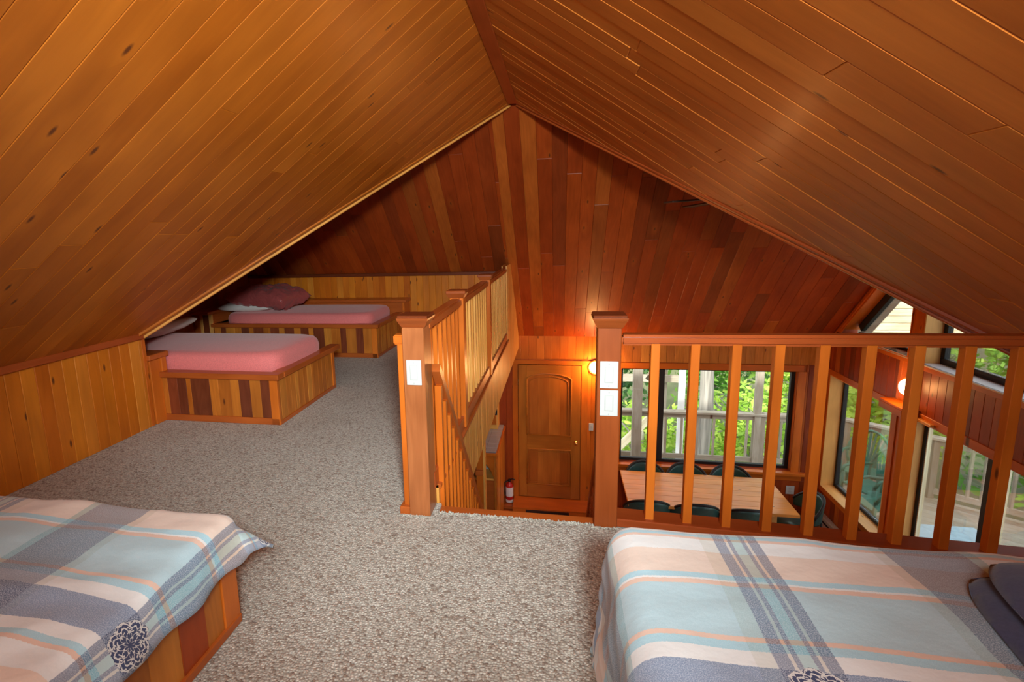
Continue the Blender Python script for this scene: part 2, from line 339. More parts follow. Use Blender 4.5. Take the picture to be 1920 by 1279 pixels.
def clip_convex(poly, region):
    A = sum(region[i][0]*region[(i+1) % len(region)][1]-region[(i+1) % len(region)][0]*region[i][1] for i in range(len(region)))
    if A < 0: region = region[::-1]
    for i in range(len(region)):
        p, q = region[i], region[(i+1) % len(region)]
        dx, dy = q[0]-p[0], q[1]-p[1]
        poly = clip(poly, dy, -dx, dy*p[0]-dx*p[1])
        if len(poly) < 3: return []
    return poly
def area(P): return abs(sum(P[i][0]*P[(i+1) % len(P)][1]-P[(i+1) % len(P)][0]*P[i][1] for i in range(len(P))))/2
def dedupe(P):
    out = []
    for p in P:
        if not out or math.hypot(p[0]-out[-1][0], p[1]-out[-1][1]) > 1e-4: out.append(p)
    if len(out) > 1 and math.hypot(out[0][0]-out[-1][0], out[0][1]-out[-1][1]) < 1e-4: out.pop()
    return out
def slab_piece(name, P, F, th, ch, mat, parent, lift=0.0):
    """board: polygon P in the plane frame F (local z = front), thickness th, chamfered front edge ch"""
    P = dedupe(P); n = len(P)
    if n < 3 or area(P) < 2e-4: return None
    A = sum(P[i][0]*P[(i+1) % n][1]-P[(i+1) % n][0]*P[i][1] for i in range(n))
    if A < 0: P = P[::-1]
    cx = sum(p[0] for p in P)/n; cy = sum(p[1] for p in P)/n
    Q = [(p[0]-cx, p[1]-cy) for p in P]
    ins = []
    for i in range(n):
        a, b_, c = Vector(Q[i-1]), Vector(Q[i]), Vector(Q[(i+1) % n])
        e1 = (b_-a).normalized(); e2 = (c-b_).normalized(); n1 = Vector((-e1.y, e1.x)); n2 = Vector((-e2.y, e2.x))
        k = (n1+n2); k = k/max(.35, 1+n1.dot(n2)); ins.append((b_.x+k.x*ch, b_.y+k.y*ch))
    vs_ = [(x, y, -th) for x, y in Q]+[(x, y, -ch) for x, y in Q]+[(x, y, 0) for x, y in ins]
    fs = [tuple(range(n-1, -1, -1)), tuple(range(2*n, 3*n))]
    for i in range(n):
        j = (i+1) % n; fs += [(i, j, n+j, n+i), (n+i, n+j, 2*n+j, 2*n+i)]
    M = F @ Matrix.Translation((cx, cy, lift)); o = add(name, mesh(vs_, fs), mat, parent, M); WM[o.name] = M; return o
def planks(name, region, F, width, mat, parent, th=.018, ch=.003, phase=0, joint=0., lo=1.2, hi=2.4, jitter=.0006, widths=None, backing=True):
    """boards along frame X stacked along frame Y, clipped to a convex region"""
    x0, x1 = min(p[0] for p in region), max(p[0] for p in region); y0, y1 = min(p[1] for p in region), max(p[1] for p in region)
    k = math.floor((y0-phase)/width); y = phase+k*width; cnt = 0; wi = 0
    while y < y1:
        ww = widths[wi % len(widths)] if widths else width; wi += 1
        xs = [x0-.01]
        if joint > 0:
            x = x0+rng.uniform(.3, hi)
            while x < x1-.25:
                if rng.random() < joint: xs.append(x)
                x += rng.uniform(lo, hi)
        xs.append(x1+.01)
        for a, b_ in zip(xs, xs[1:]):
            P = clip_convex([(a, y+.0004), (b_, y+.0004), (b_, y+ww-.0004), (a, y+ww-.0004)], region)
            if P and area(P) > 4e-4: slab_piece(name, P, F, th, ch, mat, parent, rng.uniform(-jitter, jitter)); cnt += 1
        y += ww
    return cnt
def prism(name, P, F, z0, z1, mat, parent=None):
    P = dedupe(P); n = len(P); vs_ = [(x, y, z0) for x, y in P]+[(x, y, z1) for x, y in P]
    fs = [tuple(range(n)), tuple(range(n, 2*n))]+[(i, (i+1) % n, n+(i+1) % n, n+i) for i in range(n)]
    bm = bmesh.new(); V = [bm.verts.new(v) for v in vs_]
    for f in fs: bm.faces.new([V[i] for i in f])
    o = add(name, bm_mesh(bm), mat, parent, F); WM[o.name] = F; return o
def lathe(prof, n=24, smooth=True):
    vs_, fs = [], []; m_ = len(prof)
    for i in range(n):
        a = 2*PI*i/n
        for r, z in prof: vs_.append((r*math.cos(a), r*math.sin(a), z))
    for i in range(n):
        for j in range(m_-1):
            fs.append((i*m_+j, ((i+1) % n)*m_+j, ((i+1) % n)*m_+j+1, i*m_+j+1))
    bm = bmesh.new(); V = [bm.verts.new(v) for v in vs_]
    for f in fs: bm.faces.new([V[i] for i in f])
    bmesh.ops.remove_doubles(bm, verts=bm.verts, dist=1e-5)
    bmesh.ops.holes_fill(bm, edges=bm.edges, sides=0)
    return bm_mesh(bm, smooth)
def tube(pts, r, n=8, radii=None):
    pts = [Vector(p) for p in pts]; vs_, fs = [], []
    prev = None
    for i, p in enumerate(pts):
        t = (pts[min(i+1, len(pts)-1)]-pts[max(i-1, 0)]).normalized()
        a = Vector((0, 0, 1)) if abs(t.z) < .9 else Vector((1, 0, 0))
        if prev is not None: a = prev
        x = (a-t*a.dot(t)).normalized(); prev = x; y = t.cross(x); rr = radii[i] if radii else r
        for k in range(n): an = 2*PI*k/n; vs_.append(p+x*math.cos(an)*rr+y*math.sin(an)*rr)
    for i in range(len(pts)-1):
        for k in range(n): fs.append((i*n+k, i*n+(k+1) % n, (i+1)*n+(k+1) % n, (i+1)*n+k))
    fs += [tuple(range(n))[::-1], tuple(range((len(pts)-1)*n, len(pts)*n))]
    return mesh(vs_, fs, True)

# ------------------------------------------------------------------ planes of the roof
T = .7030; RX, RY, RZ = -.41, 4.985, 2.489          # dormer pitch, apex of the ridges
KX, KXR = -2.964, 2.144                             # knee walls of the dormer
FP = .9325                                          # far main slope pitch
XR, YB, ZF = 3.595, 7.855, -2.88                    # right wall, back wall, lower floor
YN = -1.9                                           # gable end behind the camera
zL = lambda x: RZ + T*(x-RX)
zR = lambda x: RZ - T*(x-RX)
zFar = lambda y: RZ - FP*(y-RY)

# carpeted loft floor: two rectangles round the stairwell, one slab
def floor_mesh():
    vs_, fs = [], []
    for x0, x1, y0, y1 in ((KX-.1, KXR+.1, YN, 2.315), (KX-.1, -.66, 2.315, 2.9), (-.66, -.575, 2.315, 2.40), (-4.4, -.66, 2.9, 7.2)):
        i = len(vs_); vs_ += [(x, y, z) for z in (0, -.30) for x, y in ((x0, y0), (x1, y0), (x1, y1), (x0, y1))]
        fs += [(i, i+1, i+2, i+3), (i+7, i+6, i+5, i+4)]+[(i+k, i+4+k, i+4+(k+1) % 4, i+(k+1) % 4) for k in range(4)]
    return mesh(vs_, fs)
floor = struct(add('floor', floor_mesh(), 'carpet'))
# carpet loops curling over the stairwell edge
def tufts():
    vs_, fs = [], []
    def blob(x, y, z, s):
        i = len(vs_); d = [(s, 0, 0), (-s, 0, 0), (0, s, 0), (0, -s, 0), (0, 0, s), (0, 0, -s)]
        a = rng.uniform(0, 3); ca, sa = math.cos(a), math.sin(a)
        for p in d: vs_.append((x+p[0]*ca-p[1]*sa, y+p[0]*sa+p[1]*ca, z+p[2]*.8))
        for f in ((0, 2, 4), (2, 1, 4), (1, 3, 4), (3, 0, 4), (2, 0, 5), (1, 2, 5), (3, 1, 5), (0, 3, 5)): fs.append(tuple(i+k for k in f))
    x = -.57
    while x < .16:
        for k in range(3): blob(x+rng.uniform(-.003, .003), 2.312+rng.uniform(-.012, .006), rng.uniform(-.004, .006), rng.uniform(.0035, .0065))
        x += .0045
    for (xa, xb, y) in ((-.76, -.59, 2.262), (.15, .27, 2.292)):
        x = xa
        while x < xb:
            for k in range(2): blob(x, y+rng.uniform(-.01, .004), rng.uniform(0, .005), rng.uniform(.003, .006))
            x += .005
    return mesh(vs_, fs)
o = add('carpet_fringe', tufts(), 'carpet', floor); o['kind'] = 'stuff'

# ceiling slabs (behind the boards) and the boards themselves
ceiling = struct(add('ceiling', mesh([(KX, YN, zL(KX)+.03), (RX, YN, RZ+.03), (RX, RY, RZ+.03), (KX, 3.2, zL(KX)+.03)], [(0, 1, 2, 3)]), 'ceil_l'))
cr2 = struct(add('ceiling', mesh([(KXR, YN, zR(KXR)+.03), (RX, YN, RZ+.03), (RX, RY, RZ+.03), (KXR, 2.87, zR(KXR)+.03)], [(0, 1, 2, 3)]), 'ceil_r'))
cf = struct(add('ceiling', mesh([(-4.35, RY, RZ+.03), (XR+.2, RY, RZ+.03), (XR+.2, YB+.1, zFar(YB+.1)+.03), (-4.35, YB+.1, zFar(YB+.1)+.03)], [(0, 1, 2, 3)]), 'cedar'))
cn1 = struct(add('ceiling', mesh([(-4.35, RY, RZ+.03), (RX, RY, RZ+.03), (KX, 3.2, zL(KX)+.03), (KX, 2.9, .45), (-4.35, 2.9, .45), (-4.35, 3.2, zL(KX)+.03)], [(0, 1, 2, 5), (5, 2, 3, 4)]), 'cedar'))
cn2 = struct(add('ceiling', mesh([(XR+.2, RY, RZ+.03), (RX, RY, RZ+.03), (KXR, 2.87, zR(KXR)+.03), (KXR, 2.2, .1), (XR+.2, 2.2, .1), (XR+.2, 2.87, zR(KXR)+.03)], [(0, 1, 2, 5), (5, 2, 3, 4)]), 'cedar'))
# left dormer slope: frame X down the slope, Y toward the camera, Z down into the room
cth, sth = 1/math.hypot(1, T), T/math.hypot(1, T)
sl = (RX-KX)/cth
FL = frame((RX, 0, RZ), (-cth, 0, -sth), (0, -1, 0))
if FL.col[2].z > 0: FL = frame((RX, 0, RZ), (-cth, 0, -sth), (0, 1, 0)); sgL = 1
else: sgL = -1
def reg(pts, sg): return [(a, sg*y) for a, y in pts]
slR = (KXR-RX)/cth
planks('board', reg([(0.03, YN), (sl, YN), (sl, 3.2), (0.03, RY-.02)], sgL), FL, .122, 'ceil_l', ceiling, phase=sgL*(1.23 % .122), joint=.75, ch=.0022)
FR = frame((RX, 0, RZ), (cth, 0, -sth), (0, -1, 0)); sgR = -1
if FR.col[2].z > 0: FR = frame((RX, 0, RZ), (cth, 0, -sth), (0, 1, 0)); sgR = 1
planks('board', reg([(0.03, YN), (slR, YN), (slR, 2.87), (0.03, RY-.02)], sgR), FR, .119, 'ceil_r', cr2, phase=sgR*(1.307 % .119), joint=.7, ch=.0028, jitter=.0015)
# far main slope
cf_, sf_ = 1/math.hypot(1, FP), FP/math.hypot(1, FP)
FF = frame((0, RY, RZ), (0, cf_, -sf_), (1, 0, 0)); sgF = 1
if FF.col[2].z > 0: FF = frame((0, RY, RZ), (0, cf_, -sf_), (-1, 0, 0)); sgF = -1
lf = (YB-RY)/cf_; lk = (6.72-RY)/cf_
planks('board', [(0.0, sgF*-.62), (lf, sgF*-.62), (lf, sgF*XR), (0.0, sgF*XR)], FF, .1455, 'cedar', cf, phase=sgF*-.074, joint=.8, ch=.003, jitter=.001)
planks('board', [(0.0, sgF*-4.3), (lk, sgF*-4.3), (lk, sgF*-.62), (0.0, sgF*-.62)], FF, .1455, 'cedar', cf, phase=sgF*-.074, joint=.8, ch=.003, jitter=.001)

# outer roof skin keeps sun out
def roofskin(P, name='roof_slab'):
    n = len(P); d = .16
    vs_ = [Vector(p)+Vector((0, 0, .05)) for p in P]+[Vector(p)+Vector((0, 0, .05+d)) for p in P]
    bm = bmesh.new(); V = [bm.verts.new(v) for v in vs_]
    for f in [tuple(range(n)), tuple(range(n, 2*n))]+[(i, (i+1) % n, n+(i+1) % n, n+i) for i in range(n)]: bm.faces.new([V[i] for i in f])
    return struct(add(name, bm_mesh(bm), 'grey_wood'))
roofskin([(KX-.1, YN-.3, zL(KX-.1)), (RX, YN-.3, RZ), (RX, RY, RZ), (KX-.1, 3.1, zL(KX-.1))])
roofskin([(KXR+.1, YN-.3, zR(KXR+.1)), (RX, YN-.3, RZ), (RX, RY, RZ), (KXR+.1, 2.8, zR(KXR+.1))])
roofskin([(-4.6, RY, RZ), (XR+.45, RY, RZ), (XR+.45, YB+.35, zFar(YB+.35)), (-4.6, YB+.35, zFar(YB+.35))])
roofskin([(-4.6, RY, RZ), (RX, RY, RZ), (KX, 3.15, .74), (-4.6, 3.15, .74)])
roofskin([(XR+.45, RY, RZ), (RX, RY, RZ), (KXR, 2.85, .74), (XR+.45, 2.85, .74)])
roofskin([(-4.6, 3.2, .74), (KX-.06, 3.2, .74), (KX-.06, 1.6, -.9), (-4.6, 1.6, -.9)])
roofskin([(KXR+.06, 2.9, .74), (XR+.45, 2.9, .74), (XR+.45, 1.6, -.35), (KXR+.06, 1.6, -.35)])

# ridge trim, valley trims, crown trims
def strim(name, *a, **k): return struct(box(name, *a, **k))
strim('trim_1', (-.447, -.365), (YN, RY-.12), (2.450, 2.492), 'trim')
A = Vector((RX, RY, RZ)); VL = Vector((KX, 3.2, zL(KX))); VR = Vector((KXR, 2.87, zR(KXR)))
dn = Vector((0, 0, -1))
nL_ = Vector((sth, 0, -cth)); nR_ = Vector((-sth, 0, -cth))
struct(bar('trim_2', A+Vector((-.03, -.06, -.012)), VL+Vector((0, -.03, -.006)), .055, .022, 'ceil_l', up=nL_, bev=.004))
struct(bar('trim_3', A+Vector((-.03, .0, -.02)), VL+Vector((0, .02, -.018)), .022, .030, 'honey', up=nL_, bev=.004))
struct(bar('trim_4', A+Vector((.03, -.05, -.012)), VR+Vector((.0, -.03, -.01)), .05, .022, 'trim', up=nR_, bev=.004))
struct(bar('trim_5', A+Vector((.03, .0, -.02)), VR+Vector((0, .02, -.02)), .022, .030, 'trim', up=nR_, bev=.004))

# ------------------------------------------------------------------ walls
VX = Vector
def wallplank(name, parent, O, U, V, region, width, mat, **k):
    F = frame(O, U, V); return planks(name, region, F, width, mat, parent, **k)
# left knee wall (vertical planks): frame X up, Y toward -y ; normal must be +x
wl_ = struct(box('wall_left', (KX-.08, KX-.02), (YN, 3.2), (-.05, zL(KX)), 'pine', bev=0))
FKL = frame((KX, 0, 0), (0, 0, 1), (0, -1, 0))
if FKL.col[2].x < 0: FKL = frame((KX, 0, 0), (0, 0, 1), (0, 1, 0))
sg = 1 if FKL.col[1].y > 0 else -1
planks('plank', [(0, sg*YN), (.69, sg*YN), (.69, sg*3.2), (0, sg*3.2)], FKL, .0865, 'pine', wl_, phase=sg*2.222, ch=.003, jitter=.0012, th=.016)
struct(box('trim_6', (KX, KX+.03), (YN, 3.2), (.668, .712), 'trim'))
struct(box('trim_7', (KX-.075, KX+.002), (3.2, 3.235), (0, .70), 'orange'))
# right knee wall of the dormer (just outside the frame)
wr_ = struct(box('wall_right_dormer', (KXR+.02, KXR+.08), (YN, 2.3), (-.3, zR(KXR)), 'pine', bev=0))
FKR = frame((KXR, 0, 0), (0, 0, 1), (0, 1, 0))
if FKR.col[2].x > 0: FKR = frame((KXR, 0, 0), (0, 0, 1), (0, -1, 0))
sg = 1 if FKR.col[1].y > 0 else -1
planks('plank', [(0, sg*YN), (.69, sg*YN), (.69, sg*2.3), (0, sg*2.3)], FKR, .0865, 'pine', wr_, ch=.003, th=.016)
# gable wall behind the camera with an unseen window added for the fill lamp
gwall = struct(add('wall_gable', mesh([(KX, YN, -.05), (KXR, YN, -.05), (KXR, YN, zR(KXR)), (RX, YN, RZ), (KX, YN, zL(KX))], [(0, 1, 2, 3, 4)]), 'pine'))
wg = struct(box('added_window', (-1.1, .3), (YN+.0, YN+.04), (1.4, 2.1), 'black', bev=0))
sub('pane', box_me(1.3, .01, .6, 0), 'white_paint', wg, Matrix.Translation((-.4, YN+.045, 1.75)))
# far knee wall of the attic bay
wbk = struct(box('wall_back_attic', (-4.35, -.66), (6.74, 6.80), (-.05, .87), 'pine', bev=0))
FKB = frame((0, 6.72, 0), (0, 0, 1), (1, 0, 0))
if FKB.col[2].y > 0: FKB = frame((0, 6.72, 0), (0, 0, 1), (-1, 0, 0))
sg = 1 if FKB.col[1].x > 0 else -1
planks('plank', [(0, sg*-4.3), (.85, sg*-4.3), (.85, sg*-.66), (0, sg*-.66)], FKB, .0865, 'pine', wbk, phase=sg*-1.157, ch=.003, jitter=.001, th=.016)
struct(box('trim_8', (-4.3, -.66), (6.69, 6.72), (.832, .872), 'dark'))
# attic end wall (dark, far left)
wal = struct(add('wall_left_attic', mesh([(-4.34, 2.9, 0), (-4.34, 6.8, 0), (-4.34, 6.8, .9), (-4.34, RY, RZ), (-4.34, 3.0, .6)], [(0, 1, 2, 3, 4)]), 'cedar'))
FAL = frame((-4.3, 0, 0), (0, 0, 1), (0, 1, 0))
if FAL.col[2].x < 0: FAL = frame((-4.3, 0, 0), (0, 0, 1), (0, -1, 0))
sg = 1 if FAL.col[1].y > 0 else -1
planks('plank', [(0, sg*2.9), (0, sg*6.72), (.87, sg*6.72), (RZ-.02, sg*RY), (.6, sg*3.05), (.5, sg*2.9)], FAL, .14, 'cedar', wal, ch=.003, th=.016)
struct(add('wall_front_attic', mesh([(-4.34, 2.92, 0), (KX, 2.92, 0), (KX, 2.92, .75), (-4.34, 2.92, .75)], [(0, 1, 2, 3)]), 'cedar'))

# back wall of the main room: slabs round window and door
wb = struct(box('wall_back', (-4.4, -.62), (YB+.02, YB+.2), (ZF, zFar(YB)), 'cedar', bev=0))
def wbx(x, z): o = box('wall_slab', x, (YB+.02, YB+.2), z, 'cedar', wb, bev=0); return o
wbx((-.62, .345), (-.62, zFar(YB))); box('door_backing', (-.70, .44), (YB+.026, YB+.06), (ZF, -.55), 'ledge', wb, bev=0); wbx((.345, .905), (ZF, zFar(YB))); wbx((.905, 3.24), (-.655, zFar(YB))); wbx((.905, 3.24), (ZF, -2.12)); wbx((3.24, 3.80), (ZF, zFar(YB)))
FB = frame((0, YB, 0), (0, 0, 1), (1, 0, 0))
if FB.col[2].y > 0: FB = frame((0, YB, 0), (0, 0, 1), (-1, 0, 0))
sgB = 1 if FB.col[1].x > 0 else -1
def bpl(x0, x1, z0, z1, mat='cedar', wd=.1155): planks('plank', [(z0, sgB*x0), (z1, sgB*x0), (z1, sgB*x1), (z0, sgB*x1)], FB, wd, mat, wb, phase=sgB*.0182, ch=.003, jitter=.001)
bpl(-.66, .43, -.553, -.18, 'orange'); bpl(.43, .87, ZF, -.18, 'orange'); bpl(.87, XR, -.56, -.18, 'bedside'); bpl(.87, XR, ZF, -2.26, 'cedar'); bpl(3.34, XR, -2.26, -.56, 'cedar')
bpl(-4.3, -.69, ZF, -.18, 'cedar')
# window_1 : sliding window with black frame
w1 = struct(box('window_1', (.865, 3.30), (YB-.012, YB+.006), (-.655, -.565), 'orange'))       # head casing
def wf(n, x, y, z, mt='black', p=w1): o = box(n, x, y, z, mt, p, bev=.002); return o
wf('casing', (3.24, 3.335), (YB-.012, YB+.006), (-2.15, -.655), 'orange'); wf('casing', (.83, .905), (YB-.012, YB+.006), (-2.15, -.655), 'orange')
wf('sill', (.83, 3.42), (YB-.07, YB+.12), (-2.165, -2.125), 'orange'); wf('apron', (.87, 3.38), (YB-.015, YB+.004), (-2.255, -2.165), 'orange')
wf('frame', (.905, 3.24), (YB+.09, YB+.15), (-.69, -.655)); wf('frame', (.905, 3.24), (YB+.09, YB+.15), (-2.13, -2.08)); wf('frame', (.905, .94), (YB+.09, YB+.15), (-2.08, -.69)); wf('frame', (3.19, 3.24), (YB+.09, YB+.15), (-2.08, -.69))
wf('mullion', (1.435, 1.525), (YB+.08, YB+.15), (-2.08, -.69))
wf('pane', (.94, 1.435), (YB+.11, YB+.116), (-2.08, -.69), 'glass'); wf('pane', (1.525, 3.19), (YB+.12, YB+.126), (-2.08, -.69), 'glass')
# door_1
d1 = struct(box('door_1', (-.60, .325), (YB-.02, YB+.025), (-2.765, -.625), 'door', bev=.002))
def db(n, x, z, y=(YB-.035, YB-.018), mt='door', b=.004): return box(n, x, y, z, mt, d1, bev=b)
# stiles and rails stand proud; arched head of the upper panel
db('stile', (-.60, -.475), (-2.765, -.625)); db('stile', (.19, .325), (-2.765, -.625))
db('rail', (-.475, .19), (-2.765, -2.55)); db('rail', (-.475, .19), (-1.965, -1.735))
def arch_rail():
    xs = [-.475+.665*i/20 for i in range(21)]; cx = -.1425
    P = [(x, -.885+.125*math.sqrt(max(0, 1-((x-cx)/.36)**2))*1.0) for x in xs]
    vs_ = [(x, YB-.035, z) for x, z in P]+[(x, YB-.035, -.625) for x, z in P]+[(x, YB-.018, z) for x, z in P]+[(x, YB-.018, -.625) for x, z in P]
    n = 21; fs = []
    for i in range(n-1): fs += [(i, i+1, n+i+1, n+i), (i, i+1, 2*n+i+1, 2*n+i), (2*n+i, 2*n+i+1, 3*n+i+1, 3*n+i), (n+i, n+i+1, 3*n+i+1, 3*n+i)]
    fs += [(0, n, 3*n, 2*n), (n-1, 2*n-1, 4*n-1, 3*n-1)]
    bm = bmesh.new(); V = [bm.verts.new(v) for v in vs_]
    for f in fs: bm.faces.new([V[i] for i in f])
    return bm_mesh(bm), P
am, AP = arch_rail(); add('arched_rail', am, 'door', d1)
def raised(P, y0, y1, inset):
    n = len(P); cx = sum(p[0] for p in P)/n; cz = sum(p[1] for p in P)/n
    In = [(cx+(x-cx)*(1-inset/abs(.33)), cz+(z-cz)*(1-inset/max(.2, max(abs(q[1]-cz) for q in P)))) for x, z in P]
    vs_ = [(x, y0, z) for x, z in P]+[(x, y1, z) for x, z in In]
    return mesh(vs_, [tuple(range(n, 2*n))[::-1]]+[(i, n+i, n+(i+1) % n, (i+1) % n) for i in range(n)])
up = [(-.470, -1.735), (.185, -1.735)]+[(x*.985-.002, z-.004) for x, z in AP[::-1]]
for i in range(4):        # glued-up staves of the raised panels
    a, b_ = -.475+.16625*i, -.475+.16625*(i+1)
    P = clip(clip(up, -1, 0, -a), 1, 0, b_)
    F = frame((0, YB-.024, 0), (1, 0, 0), (0, 0, 1))
    F2 = Matrix(((1, 0, 0, 0), (0, 0, -1, YB-.024), (0, 1, 0, 0), (0, 0, 0, 1)))
    FZ = Matrix(((0, 1, 0, 0), (0, 0, -1, YB-.024), (-1, 0, 0, 0), (0, 0, 0, 1)))      # local X = world -Z so the grain is upright
    slab_piece('panel', [(-z, x) for x, z in P], FZ, .006, .0008, 'door2', d1)
    slab_piece('panel', [(-z, x) for x, z in ((a, -2.55), (b_, -2.55), (b_, -1.965), (a, -1.965))], FZ, .006, .0008, 'door2', d1)
def molding(pts, r): return add('panel_moulding', tube([(x, YB-.03, z) for x, z in pts], r, 6), 'door', d1)
molding([(-.475, -1.735), (.19, -1.735), (.19, -.885)]+AP[::-1]+[(-.475, -.885), (-.475, -1.735)], .013)
molding([(-.43, -1.775), (.145, -1.775), (.145, -.93)]+[(x*.84-.02, z-.045) for x, z in AP[::-1]]+[(-.43, -.93), (-.43, -1.775)][0:2], .004)
molding([(-.475, -2.55), (.19, -2.55), (.19, -1.965), (-.475, -1.965), (-.475, -2.55)], .013)
molding([(-.435, -2.51), (.15, -2.51), (.15, -2.005), (-.435, -2.005), (-.435, -2.51)], .004)
for a, b_, c, d in ((-.69, -.61, -2.79, -.545), (.335, .43, -2.79, -.545)): box('door_casing', (a, b_), (YB-.03, YB+.01), (c, d), 'orange', d1)
box('door_casing', (-.69, .47), (YB-.035, YB+.01), (-.615, -.55), 'orange', d1)
kn = add('door_knob', lathe([(0, 0), (.028, 0), (.028, .006), (.011, .012), (.011, .035), (.024, .045), (.028, .060), (.018, .074), (0, .078)], 16), 'brass', d1, Matrix.Translation((.262, YB-.035, -1.83)) @ Matrix.Rotation(PI/2, 4, 'X'))
for z in (-.95, -1.7, -2.5): box('hinge', (-.612, -.596), (YB-.042, YB-.03), (z, z+.1), 'brass', d1, bev=.001)

# entry step with its floor register
st = thing('entry_step', 'low orange wood step below the panelled door with a dark heating register', 'step', (-.1, 7.7, ZF))
box('tread', (-.68, .46), (7.46, YB-.02), (-2.80, -2.775), 'orange', st); box('riser', (-.68, .46), (7.485, 7.51), (ZF, -2.80), 'orange', st)
v_ = box('register', (-.478, .165), (7.475, 7.486), (-2.868, -2.808), 'vent', st)
for i in range(12): sub('louvre', box_me(.045, .004, .008, 0), 'black', v_, Matrix.Translation((-.45+i*.053, 7.472, -2.838)))

# lower floor
lf_ = struct(box('floor_lower', (-4.4, XR+.1), (1.5, YB+.1), (ZF-.1, ZF-.02), 'ledge', bev=0))
planks('floorboard', [(-.6, 2.6), (XR, 2.6), (XR, YB), (-.6, YB)], frame((0, 0, ZF), (1, 0, 0), (0, 1, 0)), .125, 'bedside', lf_, joint=.8, th=.018, ch=.0015)

# right wall: slabs and planks round the openings
wrt = struct(box('wall_right', (XR+.02, XR+.17), (7.77, 7.9), (ZF, -.10), 'cedar', bev=0))
FW = frame((XR, 0, 0), (0, 0, 1), (0, 1, 0))
if FW.col[2].x > 0: FW = frame((XR, 0, 0), (0, 0, 1), (0, -1, 0))
sgW = 1 if FW.col[1].y > 0 else -1
roofR = [(-3, -9), (-3, 9)]
def wrect(y0, y1, z0, z1, mat='cedar', slab=True, pl=True):
    P = [(z0, y0), (z1, y0), (z1, y1), (z0, y1)]
    P = clip(P, 1, FP, RZ+FP*RY-.01)                      # z + FP*y <= const
    P = clip(P, 1, -.849, RZ-.849*RY)                     # near slope
    if len(P) < 3: return
    P = [(z, sgW*y) for z, y in P]
    if slab: prism('wall_slab', P, FW, -.19, -.018, mat, wrt)
    if pl: planks('plank', P, FW, .113, mat, wrt, phase=0, ch=.003, jitter=.001)
wrect(7.76, 7.85, ZF, .3); wrect(6.38, 7.76, ZF, -2.25); wrect(6.38, 7.76, -.67, -.07); wrect(7.62, 7.76, -.07, .3)
wrect(6.17, 6.38, ZF, -.07, 'orange'); wrect(6.045, 6.24, -.66, 1.6, 'orange'); wrect(2.5, 6.045, -.66, -.085); wrect(6.045, 6.17, -.66, -.085, 'orange')
wrect(2.0, 3.9, ZF, -.66); wrect(2.5, 6.045, 1.15, 2.5); wrect(2.5, 4.3, -.085, 1.15)
def cas(n, y, z, p, x=(XR-.012, XR+.004), mt='orange', long=None): return box(n, x, y, z, mt, p, bev=.002, long=long)
XG = XR+.17
# window_2 (fixed, low)
w2 = struct(cas('window_2', (6.30, 7.84), (-.665, -.59), None))
cas('casing', (7.76, 7.835), (-2.32, -.665), w2); cas('casing', (6.30, 6.38), (-2.32, -.665), w2); cas('casing', (6.38, 7.76), (-2.32, -2.25), w2)
cas('jamb', (7.745, 7.76), (-2.25, -.67), w2, (XR-.012, XG+.03), 'jamb'); cas('jamb', (6.38, 6.395), (-2.25, -.67), w2, (XR-.012, XG+.03), 'jamb')
cas('sill', (6.38, 7.76), (-2.265, -2.245), w2, (XR-.012, XG+.03), 'jamb'); cas('head_jamb', (6.38, 7.76), (-.675, -.66), w2, (XR-.012, XG+.03), 'jamb')
for y, z in (((6.395, 7.745), (-2.245, -2.205)), ((6.395, 7.745), (-.71, -.675)), ((7.71, 7.745), (-2.205, -.71)), ((6.395, 6.43), (-2.205, -.71))): cas('frame', y, z, w2, (XG-.02, XG+.03), 'black')
cas('pane', (6.43, 7.71), (-2.205, -.71), w2, (XG, XG+.006), 'glass')
# window_3 : tall sliding glass doors
w3 = struct(cas('window_3', (3.85, 6.25), (-.66, -.585), None))
cas('jamb', (6.155, 6.17), (ZF, -.665), w3, (XR-.012, XG+.04), 'jamb'); cas('head_jamb', (3.9, 6.17), (-.67, -.655), w3, (XR-.012, XG+.04), 'orange'); cas('jamb', (3.9, 3.915), (ZF, -.665), w3, (XR-.012, XG+.04), 'jamb')
for y in ((6.115, 6.155), (5.215, 5.31), (5.12, 5.215), (3.915, 3.96)): cas('frame', y, (ZF+.02, -.67), w3, (XG+.0, XG+.045), 'black')
cas('frame', (3.9, 6.155), (ZF, ZF+.06), w3, (XG, XG+.045), 'black'); cas('frame', (3.9, 6.155), (-.715, -.67), w3, (XG, XG+.045), 'black')
cas('weatherstrip', (6.102, 6.115), (ZF+.06, -.715), w3, (XG+.01, XG+.05), 'pale_wood'); cas('weatherstrip', (5.11, 5.12), (ZF+.06, -.715), w3, (XG+.01, XG+.05), 'pale_wood')
cas('pane', (5.31, 6.10), (ZF+.06, -.715), w3, (XG+.015, XG+.021), 'glass'); cas('pane', (3.96, 5.12), (ZF+.06, -.715), w3, (XG+.015, XG+.021), 'glass')
